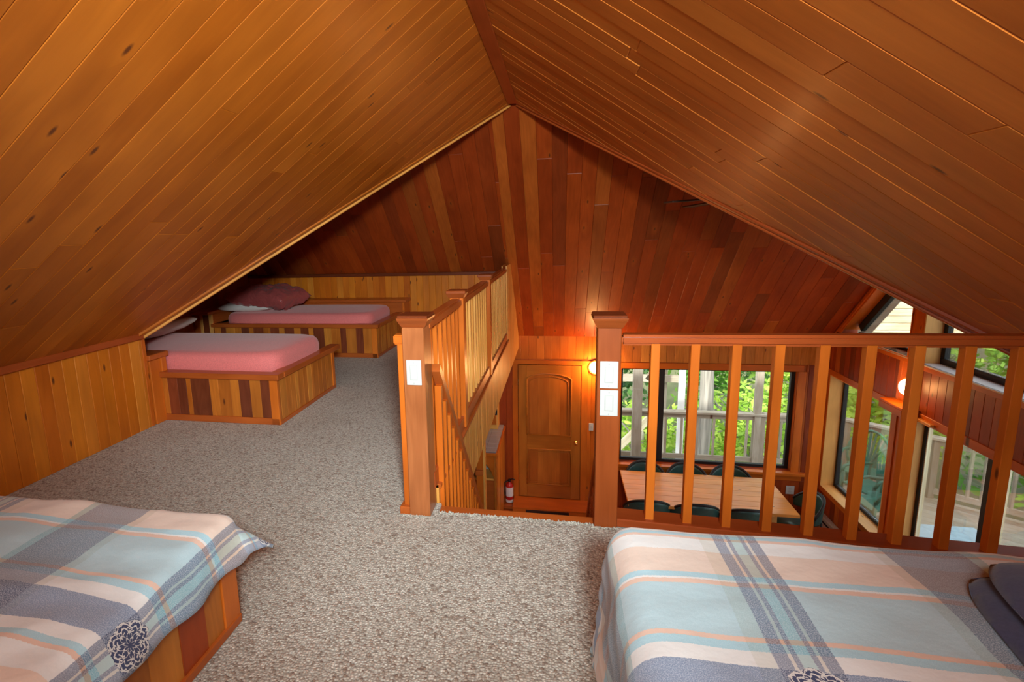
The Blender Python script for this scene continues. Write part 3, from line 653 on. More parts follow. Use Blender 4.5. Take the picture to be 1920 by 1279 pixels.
# window_4 : trapezoid under the slope, window_6 : upper window beside it
def sly(y, d): return zFar(y)-d
w4 = struct(cas('window_4', (6.2, 7.70), (-.125, -.062), None))
box('sill', (XR-.012, XG+.03), (6.24, 7.60), (-.085, -.07), 'white_paint', w4, bev=.002)
bar('jamb', (XR+.10, 7.60, sly(7.60, .06)), (XR+.10, 6.2, sly(6.2, .06)), .24, .015, 'orange', w4, up=(0, -.68, .73))
bar('casing', (XR-.004, 7.72, sly(7.72, .045)), (XR-.004, 6.15, sly(6.15, .045)), .016, .085, 'orange', w4, up=(0, .68, .73))
bar('frame', (XG, 7.50, sly(7.50, .12)), (XG, 6.2, sly(6.2, .12)), .05, .11, 'black', w4, up=(0, -.68, .73))
box('frame', (XG-.02, XG+.03), (6.24, 7.52), (-.07, -.035), 'black', w4); box('jamb', (XR-.012, XG+.03), (6.24, 6.255), (-.07, 1.2), 'orange', w4)
prism('pane', [(-.05, sgW*7.46), (sly(7.46, .1), sgW*7.46), (sly(6.25, .1), sgW*6.25), (-.05, sgW*6.25)], FW, -.176, -.17, 'glass', w4)
w6 = struct(cas('window_6', (4.2, 6.12), (-.145, -.08), None))
box('sill', (XR-.02, XG+.03), (4.3, 6.045), (-.095, -.08), 'white_paint', w6, bev=.002); box('jamb', (XR-.012, XG+.03), (6.03, 6.045), (-.08, 1.15), 'jamb', w6); box('casing', (XR-.012, XR+.004), (6.045, 6.12), (-.14, 1.2), 'orange', w6)
box('frame', (XG-.02, XG+.03), (4.3, 6.03), (-.08, -.02), 'black', w6); box('frame', (XG-.02, XG+.03), (5.975, 6.03), (-.02, 1.15), 'black', w6); box('pane', (XG, XG+.006), (4.3, 5.975), (-.02, 1.15), 'glass', w6)
# hidden walls closing the main room on the camera side
struct(box('wall_front', (KXR+.1, XR+.1), (1.95, 2.05), (ZF, .7), 'cedar', bev=0)); struct(box('wall_front', (-4.4, KXR+.1), (1.4, 1.5), (ZF, -.3), 'cedar', bev=0)); struct(box('wall_left_lower', (-4.45, -4.36), (1.4, YB), (ZF, -.05), 'cedar', bev=0))

# baseboard heater
h = thing('baseboard_heater', 'low beige baseboard heater along the window wall', 'heater', (XR-.04, 7.05, ZF))
box('casing', (XR-.075, XR-.004), (6.45, 7.70), (ZF+.02, ZF+.30), 'heater', h, bev=.006); box('outlet_slot', (XR-.079, XR-.074), (6.5, 7.65), (ZF+.225, ZF+.25), 'black', h, bev=.001)

# corner shelf by the sconce
s_ = thing('wall_shelf', 'small wooden shelf under the round wall lamp beside glass doors', 'shelf', (XR-.1, 6.12, -.57))
box('board', (XR-.16, XR-.013), (5.97, 6.37), (-.572, -.548), 'orange', s_); box('edge_strip', (XR-.16, XR-.145), (5.97, 6.37), (-.645, -.572), 'ledge', s_)
prism('end_bracket', [(-.572, sgW*5.99), (-.572, sgW*5.97), (-.68, sgW*5.97), (-.68, sgW*5.99)], FW, .0, .15, 'ledge', s_)
tag(box('drip_cap', (XR-.05, XR-.013), (5.72, 5.95), (-.655, -.625), 'honey'), 'short light wood strip on the wall right of the round lamp shelf', 'trim')

# sconces
def sconce(name_label, loc, n, R, p):
    t = thing('wall_lamp', name_label, 'lamp', loc)
    q = Vector(n).to_track_quat('Z', 'Y').to_matrix().to_4x4(); M = Matrix.Translation(loc) @ q
    add('base_ring', lathe([(R*.72, .02), (R*.78, .045), (R*.92, .05), (R, .03), (R, 0), (0, 0), (0, .01), (R*.6, .012)], 32), 'ledge', t, M)
    add('glass_dome', lathe([(R*.76, .03), (R*.72, .06), (R*.58, .085), (R*.3, .10), (0, .105)], 32), 'lamp', t, M)
    c = Vector(loc)+Vector(n)*.19; lo = light('lamp_bulb', 'POINT', c, p, (1, .48, .15), shadow_soft_size=.06)
    return t
sconce('round lit wall lamp to the right of the panelled door', (.535, YB-.002, -.645), (0, -1, 0), .115, 34)
sconce('round lit wall lamp on the right wall above the small shelf', (XR-.002, 6.135, -.365), (-1, 0, 0), .115, 5)

# electrical fittings
def plate(lab, loc, wdt, hgt, kind='switch'):
    t = thing('wall_switch' if kind == 'switch' else 'power_outlet', lab, kind, loc)
    x, y, z = loc
    pl = box('cover_plate', (x-wdt/2, x+wdt/2), (y-.006, y), (z-hgt/2, z+hgt/2), 'white', t, bev=.002)
    box('rocker_frame', (x-.0185, x+.0185), (y-.0075, y-.0055), (z-.036, z+.036), 'white2', t, bev=.0008)
    box('rocker', (x-.0155, x+.0155), (y-.0105, y-.007), (z-.032, z+.032), 'white', t, bev=.001)
    for s in (-1, 1): sub('screw', lathe([(0, .001), (.003, .001), (.003, 0), (0, 0)], 8), 'white2', pl, Matrix.Translation((x, y-.006, z+s*.049)) @ Matrix.Rotation(PI/2, 4, 'X'))
    return t
plate('white rocker switch on the front of the left newel post', (-.6525, 2.2695, .716), .071, .119)
plate('white rocker switch on the right newel post, upper of two', (.2135, 2.2975, .719), .076, .120)
plate('white rocker switch on the right newel post, lower of two', (.2155, 2.2975, .592), .076, .117)
t = thing('wall_switch', 'tiny white light switch on the wall between door and right newel post', 'switch', (.487, YB-.001, -1.58))
box('cover_plate', (.455, .52), (YB-.008, YB-.001), (-1.64, -1.52), 'white', t, bev=.002); box('rocker', (.48, .497), (YB-.013, YB-.007), (-1.60, -1.56), 'white2', t, bev=.001)
t = thing('power_outlet', 'white power outlet on the wall below the dining window', 'outlet', (3.27, YB-.001, -2.4))
box('cover_plate', (3.20, 3.31), (YB-.008, YB-.001), (-2.465, -2.34), 'white', t, bev=.002); box('socket', (3.235, 3.275), (YB-.011, YB-.007), (-2.44, -2.405), 'white2', t, bev=.001); box('socket', (3.235, 3.275), (YB-.011, YB-.007), (-2.395, -2.36), 'white2', t, bev=.001)

# ------------------------------------------------------------------ newel posts and guard rails
def newel(lab, x0, x1, y0, y1, mat='newel'):
    t = thing('newel_post', lab, 'post', ((x0+x1)/2, (y0+y1)/2, 0))
    box('shaft', (x0, x1), (y0, y1), (-.02, .925), mat, t, bev=.003)
    cx, cy, a = (x0+x1)/2, (y0+y1)/2, (x1-x0)/2
    prof = [(a, .922), (a+.004, .926), (a+.020, .957), (a+.023, .966), (a+.023, .969)]
    vs_ = [(cx+sx*r, cy+sy*r, z) for r, z in prof for sx, sy in ((-1, -1), (1, -1), (1, 1), (-1, 1))]
    fs = [(4*j+i, 4*j+(i+1) % 4, 4*j+4+(i+1) % 4, 4*j+4+i) for j in range(len(prof)-1) for i in range(4)]+[(0, 3, 2, 1), tuple(range(len(vs_)-4, len(vs_)))]
    cp = add('cap_moulding', mesh(vs_, fs), 'newel', t)
    r = a+.020; cpl = box('cap_top', (cx-r, cx+r), (cy-r, cy+r), (.969, .980), 'dark', t, bev=.004)
    return t
newel('left square redwood newel post with one switch and a dark bottom knot', -.704, -.601, 2.27, 2.405, 'newel_light')
newel('right square redwood newel post carrying two stacked switches', .164, .263, 2.298, 2.395)

# left guard rail along the stairwell
XG1 = -.63
lr = thing('guard_rail', 'long left guard rail of close balusters running away along the stairwell', 'railing', (XG1, 4.3, 0))
box('top_rail', (XG1-.035, XG1+.035), (2.37, 6.62), (.895, .945), 'ledge', lr, bev=.010); box('bottom_rail', (XG1-.04, XG1+.032), (2.37, 6.20), (.09, .178), 'trim', lr, bev=.004)
for y in (3.21, 4.52):
    p = box('post', (XG1-.04, XG1+.045), (y, y+.088), (.10, .95), 'orange', lr, bev=.003)
    c = box('post_cap', (XG1-.062, XG1+.062), (y-.018, y+.106), (.975, .995), 'newel', lr, bev=.003); r = .062
    cx, cy = XG1, y+.044
    vs_ = [(cx+sx*q, cy+sy*q, z) for q, z in ((.046, .948), (.060, .976)) for sx, sy in ((-1, -1), (1, -1), (1, 1), (-1, 1))]
    add('post_cap', mesh(vs_, [(i, (i+1) % 4, 4+(i+1) % 4, 4+i) for i in range(4)]+[(0, 3, 2, 1), (4, 5, 6, 7)]), 'newel', lr)
y = 2.455
while y < 6.12:
    if not any(abs(y+.018-(q+.044)) < .065 for q in (3.21, 4.52)):
        box('baluster', (XG1-.018, XG1+.018), (y, y+.036), (.175, .90), 'orange' if y < 3.2 else 'honey', lr, bev=.0025)
    y += .1165
box('end_panel', (XG1-.02, XG1+.02), (6.10, 6.14), (.09, .90), 'honey', lr)
# stairwell fascia: upright boards hiding the floor's edge, rising to the slope at the far end
fas = thing('stairwell_fascia', 'light fir boarding covering the loft floor edge below the left guard rail', 'paneling', (XG1+.02, 5, 0))
FA = frame((XG1+.038, 0, 0), (0, 0, 1), (0, 1, 0))
if FA.col[2].x < 0: FA = frame((XG1+.038, 0, 0), (0, 0, 1), (0, -1, 0))
sA = 1 if FA.col[1].y > 0 else -1
P1 = clip([(-.36, 2.42), (.09, 2.42), (.09, 6.14), (-.36, 6.14)], 1, FP, 99)
planks('board', [(z, sA*y) for z, y in P1], FA, .082, 'honey', fas, th=.016, ch=.0015, jitter=.0008)
P2 = clip([(-.36, 6.14), (.97, 6.14), (.97, 7.84), (-.36, 7.84)], 1, FP, RZ+FP*RY-.01)
planks('board', [(z, sA*y) for z, y in P2], FA, .082, 'honey', fas, th=.016, ch=.0015, jitter=.0008)
box('backing', (XG1-.03, XG1+.02), (2.5, 7.15), (-.36, -.302), 'dark', fas, bev=0); box('backing', (XG1-.026, XG1+.02), (2.5, 7.15), (-.30, .088), 'dark', fas, bev=0)
struct(prism('wall_attic_end', [(z, sA*y) for z, y in clip([(-.36, 6.16), (.97, 6.16), (.97, 7.84), (-.36, 7.84)], 1, FP, RZ+FP*RY-.03)], FA, -.065, -.055, 'honey'))
struct(box('trim_9', (XG1+.02, XG1+.05), (2.42, 6.2), (.07, .092), 'ledge'))

# right guard rail
def ry(x): return 2.352-.052*(x-.39)
rr_ = thing('guard_rail', 'right guard rail of square orange balusters in front of the dining room', 'railing', (1.2, 2.33, 0))
bar('top_rail', (.263, ry(.263)+.0, .866), (1.86, ry(1.86), .889), .075, .046, 'trim', rr_, bev=.012)
bar('bottom_rail', (.263, ry(.263), .022), (2.12, ry(2.12), .022), .11, .040, 'trim', rr_, bev=.004)
x = .385
for i in range(12):
    xx = .405+.1568*i
    if xx < 1.85: bar('baluster', (xx, ry(xx)-.012, .04), (xx, ry(xx)-.012, .85+.0144*(xx-.26)), .038, .036, 'orange', rr_, up=(1, 0, 0), bev=.002)
struct(box('trim_10', (.263, 2.14), (2.20, 2.31), (-.16, -.005), 'ledge'))
# short stub of rail left of the left newel
sr = thing('rail_stub', 'short rail end with one baluster just left of the left newel post', 'railing', (-.735, 2.31, 0))
box('top_rail', (-.752, -.704), (2.285, 2.345), (.842, .888), 'orange', sr, bev=.006); box('baluster', (-.738, -.705), (2.295, 2.33), (.035, .843), 'orange', sr); box('base_block', (-.755, -.704), (2.272, 2.335), (-.005, .038), 'ledge', sr)
# nosing along the stairwell edge
struct(box('trim_11', (-.60, .18), (2.318, 2.40), (-.06, -.012), 'ledge'))
struct(box('trim_12', (-.60, .18), (2.36, 2.39), (-.34, -.06), 'ledge'))

# staircase with two sloping guards
stair = thing('staircase', 'steep staircase going down from the loft between two sloping board guards', 'stairs', (-.2, 3.6, ZF))
SL = 1.122
nst = 13
for i in range(nst):
    z = -.205*(i+1); yy = 2.42+.205/SL*i
    if z > ZF: box('tread', (-.57, .18), (yy, yy+.24), (z-.035, z), 'ledge', stair)
def slope_guard(x, y0, z0, y1, z1, mat1, mat2, lab):
    g = thing('stair_guard', lab, 'railing', (x, (y0+y1)/2, (z0+z1)/2))
    bar('handrail', (x, y0, z0), (x, y1, z1), .045, .045, mat1, g, bev=.004)
    dz = (z1-z0)/(y1-y0); y = y0+.03
    while y < y1-.03:
        zt = z0+dz*(y-y0)-.05; zb = max(ZF+.02, zt-.82)
        box('baluster', (x-.017, x+.017), (y, y+.034), (zb, zt-.02), mat2, g, bev=.002); y += .0985
    bar('stringer', (x, y0+.02, z0-.95), (x, y1, z1-.95+.0), .04, .24, 'ledge', g)
    return g
slope_guard(-.588, 2.425, .702, 4.9, .702-2.475*SL, 'ledge', 'orange', 'left stair guard whose brown handrail slopes steeply down beside the fascia')
slope_guard(.20, 2.42, .385, 4.9, .385-2.48*1.085, 'trim', 'trim', 'right dark red stair guard sloping down behind the right newel post')

# support post and kitchen counter below the loft
sp = thing('support_post', 'orange wooden post below the loft beside the tiled counter', 'post', (-.9, 5.86, ZF))
box('shaft', (-.952, -.868), (5.80, 5.88), (ZF, -.36), 'orange', sp, bev=.003); box('lit_side_strip', (-.868, -.846), (5.79, 5.89), (ZF, -.36), 'honey', sp, bev=.002); box('ledge_block', (-.958, -.864), (5.76, 5.80), (-1.47, -1.41), 'ledge', sp)  # lighter honey strip paints in the lit right side of the post
ct = thing('kitchen_counter', 'wooden kitchen counter with grey tiled top and open shelf', 'counter', (-1.3, 7.3, ZF))
box('top_edge', (-1.9, -.806), (6.735, 7.83), (-1.655, -1.612), 'orange', ct, bev=.004); box('grout_bed', (-1.88, -.83), (6.76, 7.83), (-1.612, -1.603), 'grout', ct, bev=0)
for i in range(7):
    for j in range(7):
        box('tile', (-.832-.15*(i+1)+.003, -.832-.15*i), (6.765+.152*j, 6.765+.152*j+.149), (-1.606, -1.598), 'tile', ct, bev=.0015)
box('end_panel', (-.862, -.835), (6.75, 7.83), (ZF, -1.655), 'bedside', ct)
for i in range(9): box('end_board', (-.836, -.824), (6.75+.12*i, 6.75+.12*i+.118), (ZF, -1.656), 'bedside', ct, bev=.002)
box('front_panel', (-1.9, -.862), (6.86, 6.89), (ZF, -2.02), 'ledge', ct); box('shelf', (-1.9, -.868), (6.76, 7.2), (-2.02, -1.99), 'honey', ct); box('splash_panel', (-1.9, -.93), (7.05, 7.06), (-1.99, -1.66), 'greyblue', ct)
def ogee():
    P = [(0, 0), (0, .33), (-.16, .33)]+[(-.16+.14*(i/8)-.02*math.sin(i/8*2*PI), .33-.33*(i/8)) for i in range(1, 8)]
    return P
prism('bracket', [(x-.868, z-1.99) for x, z in ogee()], Matrix(((1, 0, 0, 0), (0, 0, -1, 6.80), (0, 1, 0, 0), (0, 0, 0, 1))), -.03, 0, 'orange', ct)
cb = thing('kitchen_cabinet', 'pale wood cabinet with black hinge standing at the counter end', 'cabinet', (-1.2, 7.7, -1.59))
box('carcase', (-1.6, -.90), (7.62, 7.83), (-1.595, -.45), 'honey', cb); box('door', (-1.25, -.925), (7.598, 7.62), (-1.52, -.5), 'orange', cb); box('door_panel', (-1.2, -.975), (7.592, 7.60), (-1.46, -.56), 'honey', cb, bev=.005)
for z in (-1.36, -.7): box('hinge', (-.945, -.905), (7.588, 7.598), (z, z+.09), 'black', cb, bev=.001)

# fire extinguisher
fe = thing('fire_extinguisher', 'small red fire extinguisher with white label beside the door', 'extinguisher', (-.745, 7.72, -2.83))
Mx = Matrix.Translation((-.745, 7.72, -2.83))
add('cylinder', lathe([(0, 0), (.052, 0), (.058, .012), (.058, .27), (.045, .31), (.02, .33), (.02, .345), (0, .345)], 24), 'red', fe, Mx)
add('label', lathe([(.0588, .11), (.0592, .115), (.0592, .255), (.0588, .26)], 24), 'white_paint', fe, Mx); add('base_band', lathe([(.0588, .01), (.0594, .012), (.0594, .05), (.0588, .055)], 24), 'white_paint', fe, Mx)
add('valve', lathe([(0, .34), (.022, .34), (.022, .375), (.012, .385), (0, .385)], 12), 'black', fe, Mx); add('handle', tube([(0, 0, .375), (.05, -.02, .40), (.085, -.035, .395)], .009), 'black', fe, Mx); add('hose', tube([(-.02, 0, .36), (-.07, -.01, .33), (-.078, -.01, .22), (-.065, -.03, .12)], .009), 'black', fe, Mx)
struct(box('floor_landing', (-.85, -.64), (7.6, YB-.02), (ZF-.01, -2.835), 'ledge'))

# ------------------------------------------------------------------ platform beds
def bed(lab, x0, x1, y0, y1, hz, pattern, xl_front, widths, mats=('mixed', 'bedside')):
    t = thing('platform_bed', lab, 'bed', ((x0+x1)/2, (y0+y1)/2, 0), 'built-in platform beds' if False else None)
    zt = hz-.045
    box('inner_box', (x0, x1-.02), (y0+.02, y1), (0.0, zt), 'dark', t, bev=0)
    FZ = Matrix(((0, 1, 0, 0), (0, 0, -1, y0), (-1, 0, 0, 0), (0, 0, 0, 1)))         # faces -y, X = -Z
    x = x1-.062; i = 0
    while x > xl_front+.02:
        w_ = min(widths[i % len(widths)], x-xl_front)
        if w_ > .03: slab_piece('plank', [(-zt, x-w_), (-.05, x-w_), (-.05, x), (-zt, x)], FZ, .018, .002, 'dark_cedar' if pattern[i % len(pattern)] == 'd' else 'bedside', t, rng.uniform(-.001, .001))
        x -= w_; i += 1
    box('corner_board', (x1-.062, x1+.002), (y0-.006, y0+.02), (.0, zt), 'orange', t)
    box('toe_board', (xl_front, x1), (y0-.006, y0+.012), (0, .05), 'ledge', t); box('toe_board', (x1-.012, x1+.008), (y0, y1), (0, .03), 'ledge', t)
    FX = Matrix(((0, 0, 1, x1), (0, 1, 0, 0), (-1, 0, 0, 0), (0, 0, 0, 1)))          # faces +x, X=-Z, Y=+y
    y = y0+.0; i = 3
    while y < y1-.05:
        w_ = min(widths[(i*2+1) % len(widths)], y1-.05-y)
        if w_ > .02: slab_piece('plank', [(-zt, y), (-.03, y), (-.03, y+w_), (-zt, y+w_)], FX, .018, .002, mats[1], t, rng.uniform(-.001, .001))
        y += w_; i += 1
    box('corner_board', (x1-.02, x1+.006), (y1-.05, y1), (0, zt), 'orange', t)
    return t
WD = [.105, .115, .075, .14, .09, .11, .16, .04]
b2 = bed('pink platform bed nearest the left knee wall with plank sides', -4.05, -2.0, 3.35, 4.34, .385, 'dlrllldlr'.replace('r', 'd'), -3.03, [.075, .085, .09, .07, .10, .075, .16, .04])
box('ledge_board', (-3.04, -1.975), (3.325, 3.42), (.342, .385), 'ledge', b2, bev=.005); box('ledge_board', (-2.075, -1.975), (3.42, 4.44), (.342, .385), 'ledge', b2, bev=.005)
for i, (a, b_) in enumerate(((-3.30, -3.12), (-3.12, -3.0), (-3.0, -2.955))): box('side_box_board', (a, b_-.002), (3.245, 3.35), (0, .49), 'mixed' if i != 2 else 'orange', b2)
box('side_box_top', (-3.32, -2.935), (3.225, 3.42), (.495, .535), 'ledge', b2, bev=.005); box('side_box_post', (-2.975, -2.945), (3.35, 3.40), (.36, .495), 'orange', b2)
b1 = bed('far pink platform bed against the back knee wall', -4.05, -2.0, 5.51, 6.48, .385, 'ldldlldldldldldldl', -4.05, [.10, .085, .12, .07, .11, .09, .13, .06])
box('ledge_board', (-4.08, -1.975), (5.485, 5.58), (.342, .385), 'ledge', b1, bev=.005); box('ledge_board', (-2.075, -1.975), (5.58, 6.46), (.342, .385), 'ledge', b1, bev=.005)
box('back_ledge', (-4.05, -1.93), (6.46, 6.71), (.508, .548), 'ledge', b1, bev=.005); box('back_ledge_front', (-4.05, -1.96), (6.48, 6.50), (.30, .508), 'ledge', b1); box('back_ledge_end', (-1.98, -1.95), (6.46, 6.71), (0, .508), 'orange', b1)
box('headboard_top', (-4.30, -4.05), (5.42, 6.48), (.50, .535), 'ledge', b1, bev=.005)
for a, b_, mm in ((-4.30, -4.22, 'ledge'), (-4.22, -4.18, 'honey'), (-4.18, -4.10, 'dark'), (-4.10, -4.055, 'honey')): box('headboard_board', (a, b_-.002), (5.49, 5.515), (0, .50), mm, b1)
box('headboard_side', (-4.07, -4.052), (5.515, 6.48), (.385, .50), 'ledge', b1)

def mattress(lab, x0, x1, y0, y1, z0, z1):
    """soft rounded slab with a slightly crowned top"""
    nx, ny = 46, 26; vs_, fs = [], []
    def P(u, v, top):
        return u, v
    R, rz = .11, .045
    def ring(k, zz, ins):
        pts = []
        n = 96
        for i in range(n):
            a = 2*PI*i/n; c, s = math.cos(a), math.sin(a)
            hx, hy = (x1-x0)/2-ins, (y1-y0)/2-ins
            ex = 2/14.
            px = math.copysign(abs(c)**(2/9.), c)*hx; py = math.copysign(abs(s)**(2/7.), s)*hy
            pts.append(((x0+x1)/2+px, (y0+y1)/2+py, zz+.004*mnoise.noise(Vector((px*3, py*3, k)))))
        return pts
    H_ = z1-z0
    rings = [ring(0, z0, .012), ring(1, z0+H_*.15, 0), ring(2, z0+H_*.55, -.004), ring(3, z0+H_*.78, .006), ring(4, z0+H_*.92, .024), ring(5, z0+H_*.985, .055), ring(6, z1+.001, .10), ring(7, z1+.006, .2), ring(8, z1+.009, .33), ring(9, z1+.010, .40)]
    for r in rings: vs_ += r
    n = 96
    for j in range(len(rings)-1):
        for i in range(n): fs.append((j*n+i, j*n+(i+1) % n, (j+1)*n+(i+1) % n, (j+1)*n+i))
    fs.append(tuple(range((len(rings)-1)*n, len(rings)*n))); fs.append(tuple(range(n))[::-1])
    t = thing('mattress', lab, 'mattress', ((x0+x1)/2, (y0+y1)/2, z0))
    add('fitted_sheet', mesh(vs_, fs, True), 'pink', t); return t
mattress('pink sheeted mattress on the platform bed nearest the knee wall', -3.98, -2.05, 3.43, 4.30, .34, .515)
mattress('pink sheeted mattress on the far platform bed', -3.96, -2.09, 5.56, 6.42, .34, .500)

def pillow(name, lab, c, sx, sy, sz, rotz, tiltx, mat, wr=.0, seed=0, flange=0, tilty=0):
    n = 40; vs_, fs = [], []
    for side in (1, -1):
        for i in range(n+1):
            for j in range(n+1):
                u, v = -1+2*i/n, -1+2*j/n
                e = max(0, (1-abs(u)**3.2)*(1-abs(v)**3.2))**.40
                px = u*sx/2*(1-.07*(1-abs(v)**2)*0-.06*abs(v)**0*(v*v-1)*-1*abs(u)**3); py = v*sy/2*(1-.06*abs(v)**3*(1-u*u))
                nz = mnoise.fractal(Vector((u*2.2+seed, v*2.2, side)), .8, 2.1, 4)*wr
                z = side*sz/2*e*(1+nz*1.4)+wr*.05*sz*mnoise.noise(Vector((u*9+seed, v*9, side*3)))*(1 if e > .05 else 0)
                vs_.append((px, py, z))
    m_ = (n+1)**2
    for s in range(2):
        for i in range(n):
            for j in range(n):
                a = s*m_+i*(n+1)+j; q = (a, a+n+1, a+n+2, a+1); fs.append(q if s == 0 else q[::-1])
    bm = bmesh.new(); V = [bm.verts.new(v) for v in vs_]
    for f in fs: bm.faces.new([V[k] for k in f])
    bmesh.ops.remove_doubles(bm, verts=bm.verts, dist=1e-4)
    M = Matrix.Translation(c) @ Matrix.Rotation(rotz, 4, 'Z') @ Matrix.Rotation(tiltx, 4, 'X') @ Matrix.Rotation(tilty, 4, 'Y')
    o = add(name, bm_mesh(bm, True), mat, None, M); return tag(o, lab, 'pillow')
pillow('pillow', 'white pillow under the shiny burgundy one on the far bed', (-3.74, 5.86, .560), .66, .46, .12, .05, .03, 'white_sheet', .1, 3)
pillow('satin_pillow', 'shiny burgundy satin pillow on top of the white pillow', (-3.52, 5.88, .665), .84, .62, .25, -.12, .0, 'satin', .34, 1, tilty=.05)
pillow('pillow', 'white pillow half hidden behind the ceiling edge on the nearer pink bed', (-3.50, 3.98, .590), .42, .62, .11, .1, 0, 'white_sheet', .1, 7, tilty=-.25)

# near beds with plaid quilts
lb_ = thing('platform_bed', 'near left platform bed of orange planks under the plaid quilt', 'bed', (-2.0, .95, 0))
box('inner_box', (KX+.05, -1.13), (.50, 1.45), (0, .24), 'dark', lb_, bev=0)
FX = Matrix(((0, 0, 1, -1.11), (0, 1, 0, 0), (-1, 0, 0, 0), (0, 0, 0, 1)))
y = 1.395
for w_, mm in ((.085, 'bedside'), (.115, 'cedar'), (.12, 'bedside'), (.10, 'mixed'), (.13, 'bedside'), (.1, 'cedar'), (.12, 'bedside'), (.1, 'mixed')):
    if y-w_ > .5: slab_piece('plank', [(-.25, y-w_), (-.03, y-w_), (-.03, y), (-.25, y)], FX, .018, .0015, mm, lb_, rng.uniform(-.001, .001))
    y -= w_
box('corner_board', (-1.128, -1.104), (1.395, 1.478), (0, .25), 'orange', lb_); box('toe_board', (-1.12, -1.10), (.5, 1.478), (0, .032), 'ledge', lb_); box('back_panel', (KX+.05, -1.12), (1.45, 1.476), (0, .25), 'bedside', lb_)
box('mattress', (KX+.06, -1.14), (.52, 1.44), (.245, .40), 'white_sheet', lb_, bev=.04)
rb = thing('platform_bed', 'near right platform bed under the draped plaid quilt', 'bed', (1.2, 1.0, 0))
box('inner_box', (.25, KXR-.02), (.55, 1.45), (0, .26), 'bedside', rb); box('mattress', (.23, KXR-.03), (.53, 1.46), (.262, .44), 'white_sheet', rb, bev=.04)

def quilt(name, lab, x0, x1, y0, y1, ztop, free, drop, uvf, seed, flare=.05, round_=.06, mat='quilt', wav=.012, stiff=.3, corner=None, crown=.02, step=.017):
    """cloth over a box top; 'free' = sides that hang (xmin,xmax,ymax), drop lengths per side"""
    dl, dr, df = [drop.get(k, 0) for k in ('xmin', 'xmax', 'ymax')]
    nx = int((x1-x0+dl+dr)/step); ny = int((y1-y0+df)/step)
    vs_, uvs, fs = [], [], []
    for i in range(nx+1):
        for j in range(ny+1):
            s = x0-dl+(x1-x0+dl+dr)*i/nx; t_ = y0+(y1-y0+df)*j/ny
            sx = 1 if (s > (x0+x1)/2) else -1
            lim = x1 if sx > 0 else -x0; on = dr if sx > 0 else dl
            ex = max(0., sx*s-(lim-round_)) if on else 0.; ey = max(0., t_-(y1-round_)) if df else 0.
            e = math.hypot(ex, ey); px, py, dz, dz1, dz2 = s, t_, 0., 0., 0.
            if e > 0:
                q = round_*PI/2; dx_, dy_ = ex/e, ey/e; cw = min(dx_, dy_)*1.414
                if e < q: out = round_*math.sin(e/round_); dz = -round_*(1-math.cos(e/round_))
                else: out = round_+(flare/.3+stiff*cw)*(e-q); dz = -round_-(e-q)*(1-.55*cw*min(1, stiff*1.6))
                if ex > 0: px = sx*(lim-round_+out*dx_)
                if ey > 0: py = y1-round_+out*dy_
                if dx_ >= dy_: dz1 = dz
                else: dz2 = dz
            cu = (px-(x0+x1)/2)/((x1-x0)/2); cv = (py-(y0+y1)/2)/((y1-y0)/2)
            z = ztop+crown*(1-min(1, abs(cv))**3)*(1-min(1, abs(cu))**6)+dz
            nz = mnoise.fractal(Vector((s*2.6+seed, t_*3.2, seed)), 1.0, 2.0, 3)
            r1 = 1-abs(mnoise.noise(Vector((s*3.1+seed*2, t_*5.5, 1.3)))); z += wav*nz+wav*.8*(r1-.6)
            if dz < -.02:
                k = min(1, (-dz-.02)/.12); wv = math.sin((s+t_*1.3)*19+seed)*.5+math.sin((s*1.7-t_)*31)*.3
                k *= 1-min(.8, min(ex, ey)/max(.01, max(ex, ey)))
                if dz1 < dz2: px += math.copysign(1, cu)*wv*.013*k
                else: py += wv*.013*k
            z = max(z, .006)
            if corner:
                cx, cy, rad, lx, ly, lz = corner
                d = math.hypot(px-cx, py-cy)
                if d < rad: q = (1-d/rad)**1.5; px += lx*q; py += ly*q; z += lz*q
            vs_.append((px, py, z)); uvs.append(uvf(s, t_))
    for i in range(nx):
        for j in range(ny):
            a = i*(ny+1)+j; fs.append((a, a+ny+1, a+ny+2, a+1))
    me = mesh(vs_, fs, True)
    if me.polygons[0].normal.z < 0: me.flip_normals()
    ul = me.uv_layers.new(name='cloth')
    for lp in me.loops: ul.data[lp.index].uv = uvs[lp.vertex_index]
    c = Vector(((x0+x1)/2, (y0+y1)/2, ztop)); me.transform(Matrix.Translation(-c))
    o = add(name, me, mat, None, Matrix.Translation(c))
    so = o.modifiers.new('thickness', 'SOLIDIFY'); so.thickness = .010; so.offset = -1
    return tag(o, lab, 'quilt')
quilt('plaid_quilt', 'plaid blue, white and peach quilt on the near left bed', KX+.04, -1.055, .45, 1.47, .425, None, {'xmax': .115, 'ymax': .14}, lambda s, t_: (-(s+.94)*.94, (1.575-t_)*.93 if t_ < 1.47 else .0977-(t_-1.47)*1.6), 3.3, flare=.10, round_=.05, stiff=.40, wav=.018, crown=.012)
quilt('plaid_quilt', 'plaid blue, white and peach quilt draped over the near right bed', .15, KXR-.03, .40, 1.545, .462, None, {'xmin': .50, 'ymax': .30}, lambda s, t_: (s-.425, 1.52-t_), 8.1, flare=.02, stiff=.06, round_=.075, crown=.012)
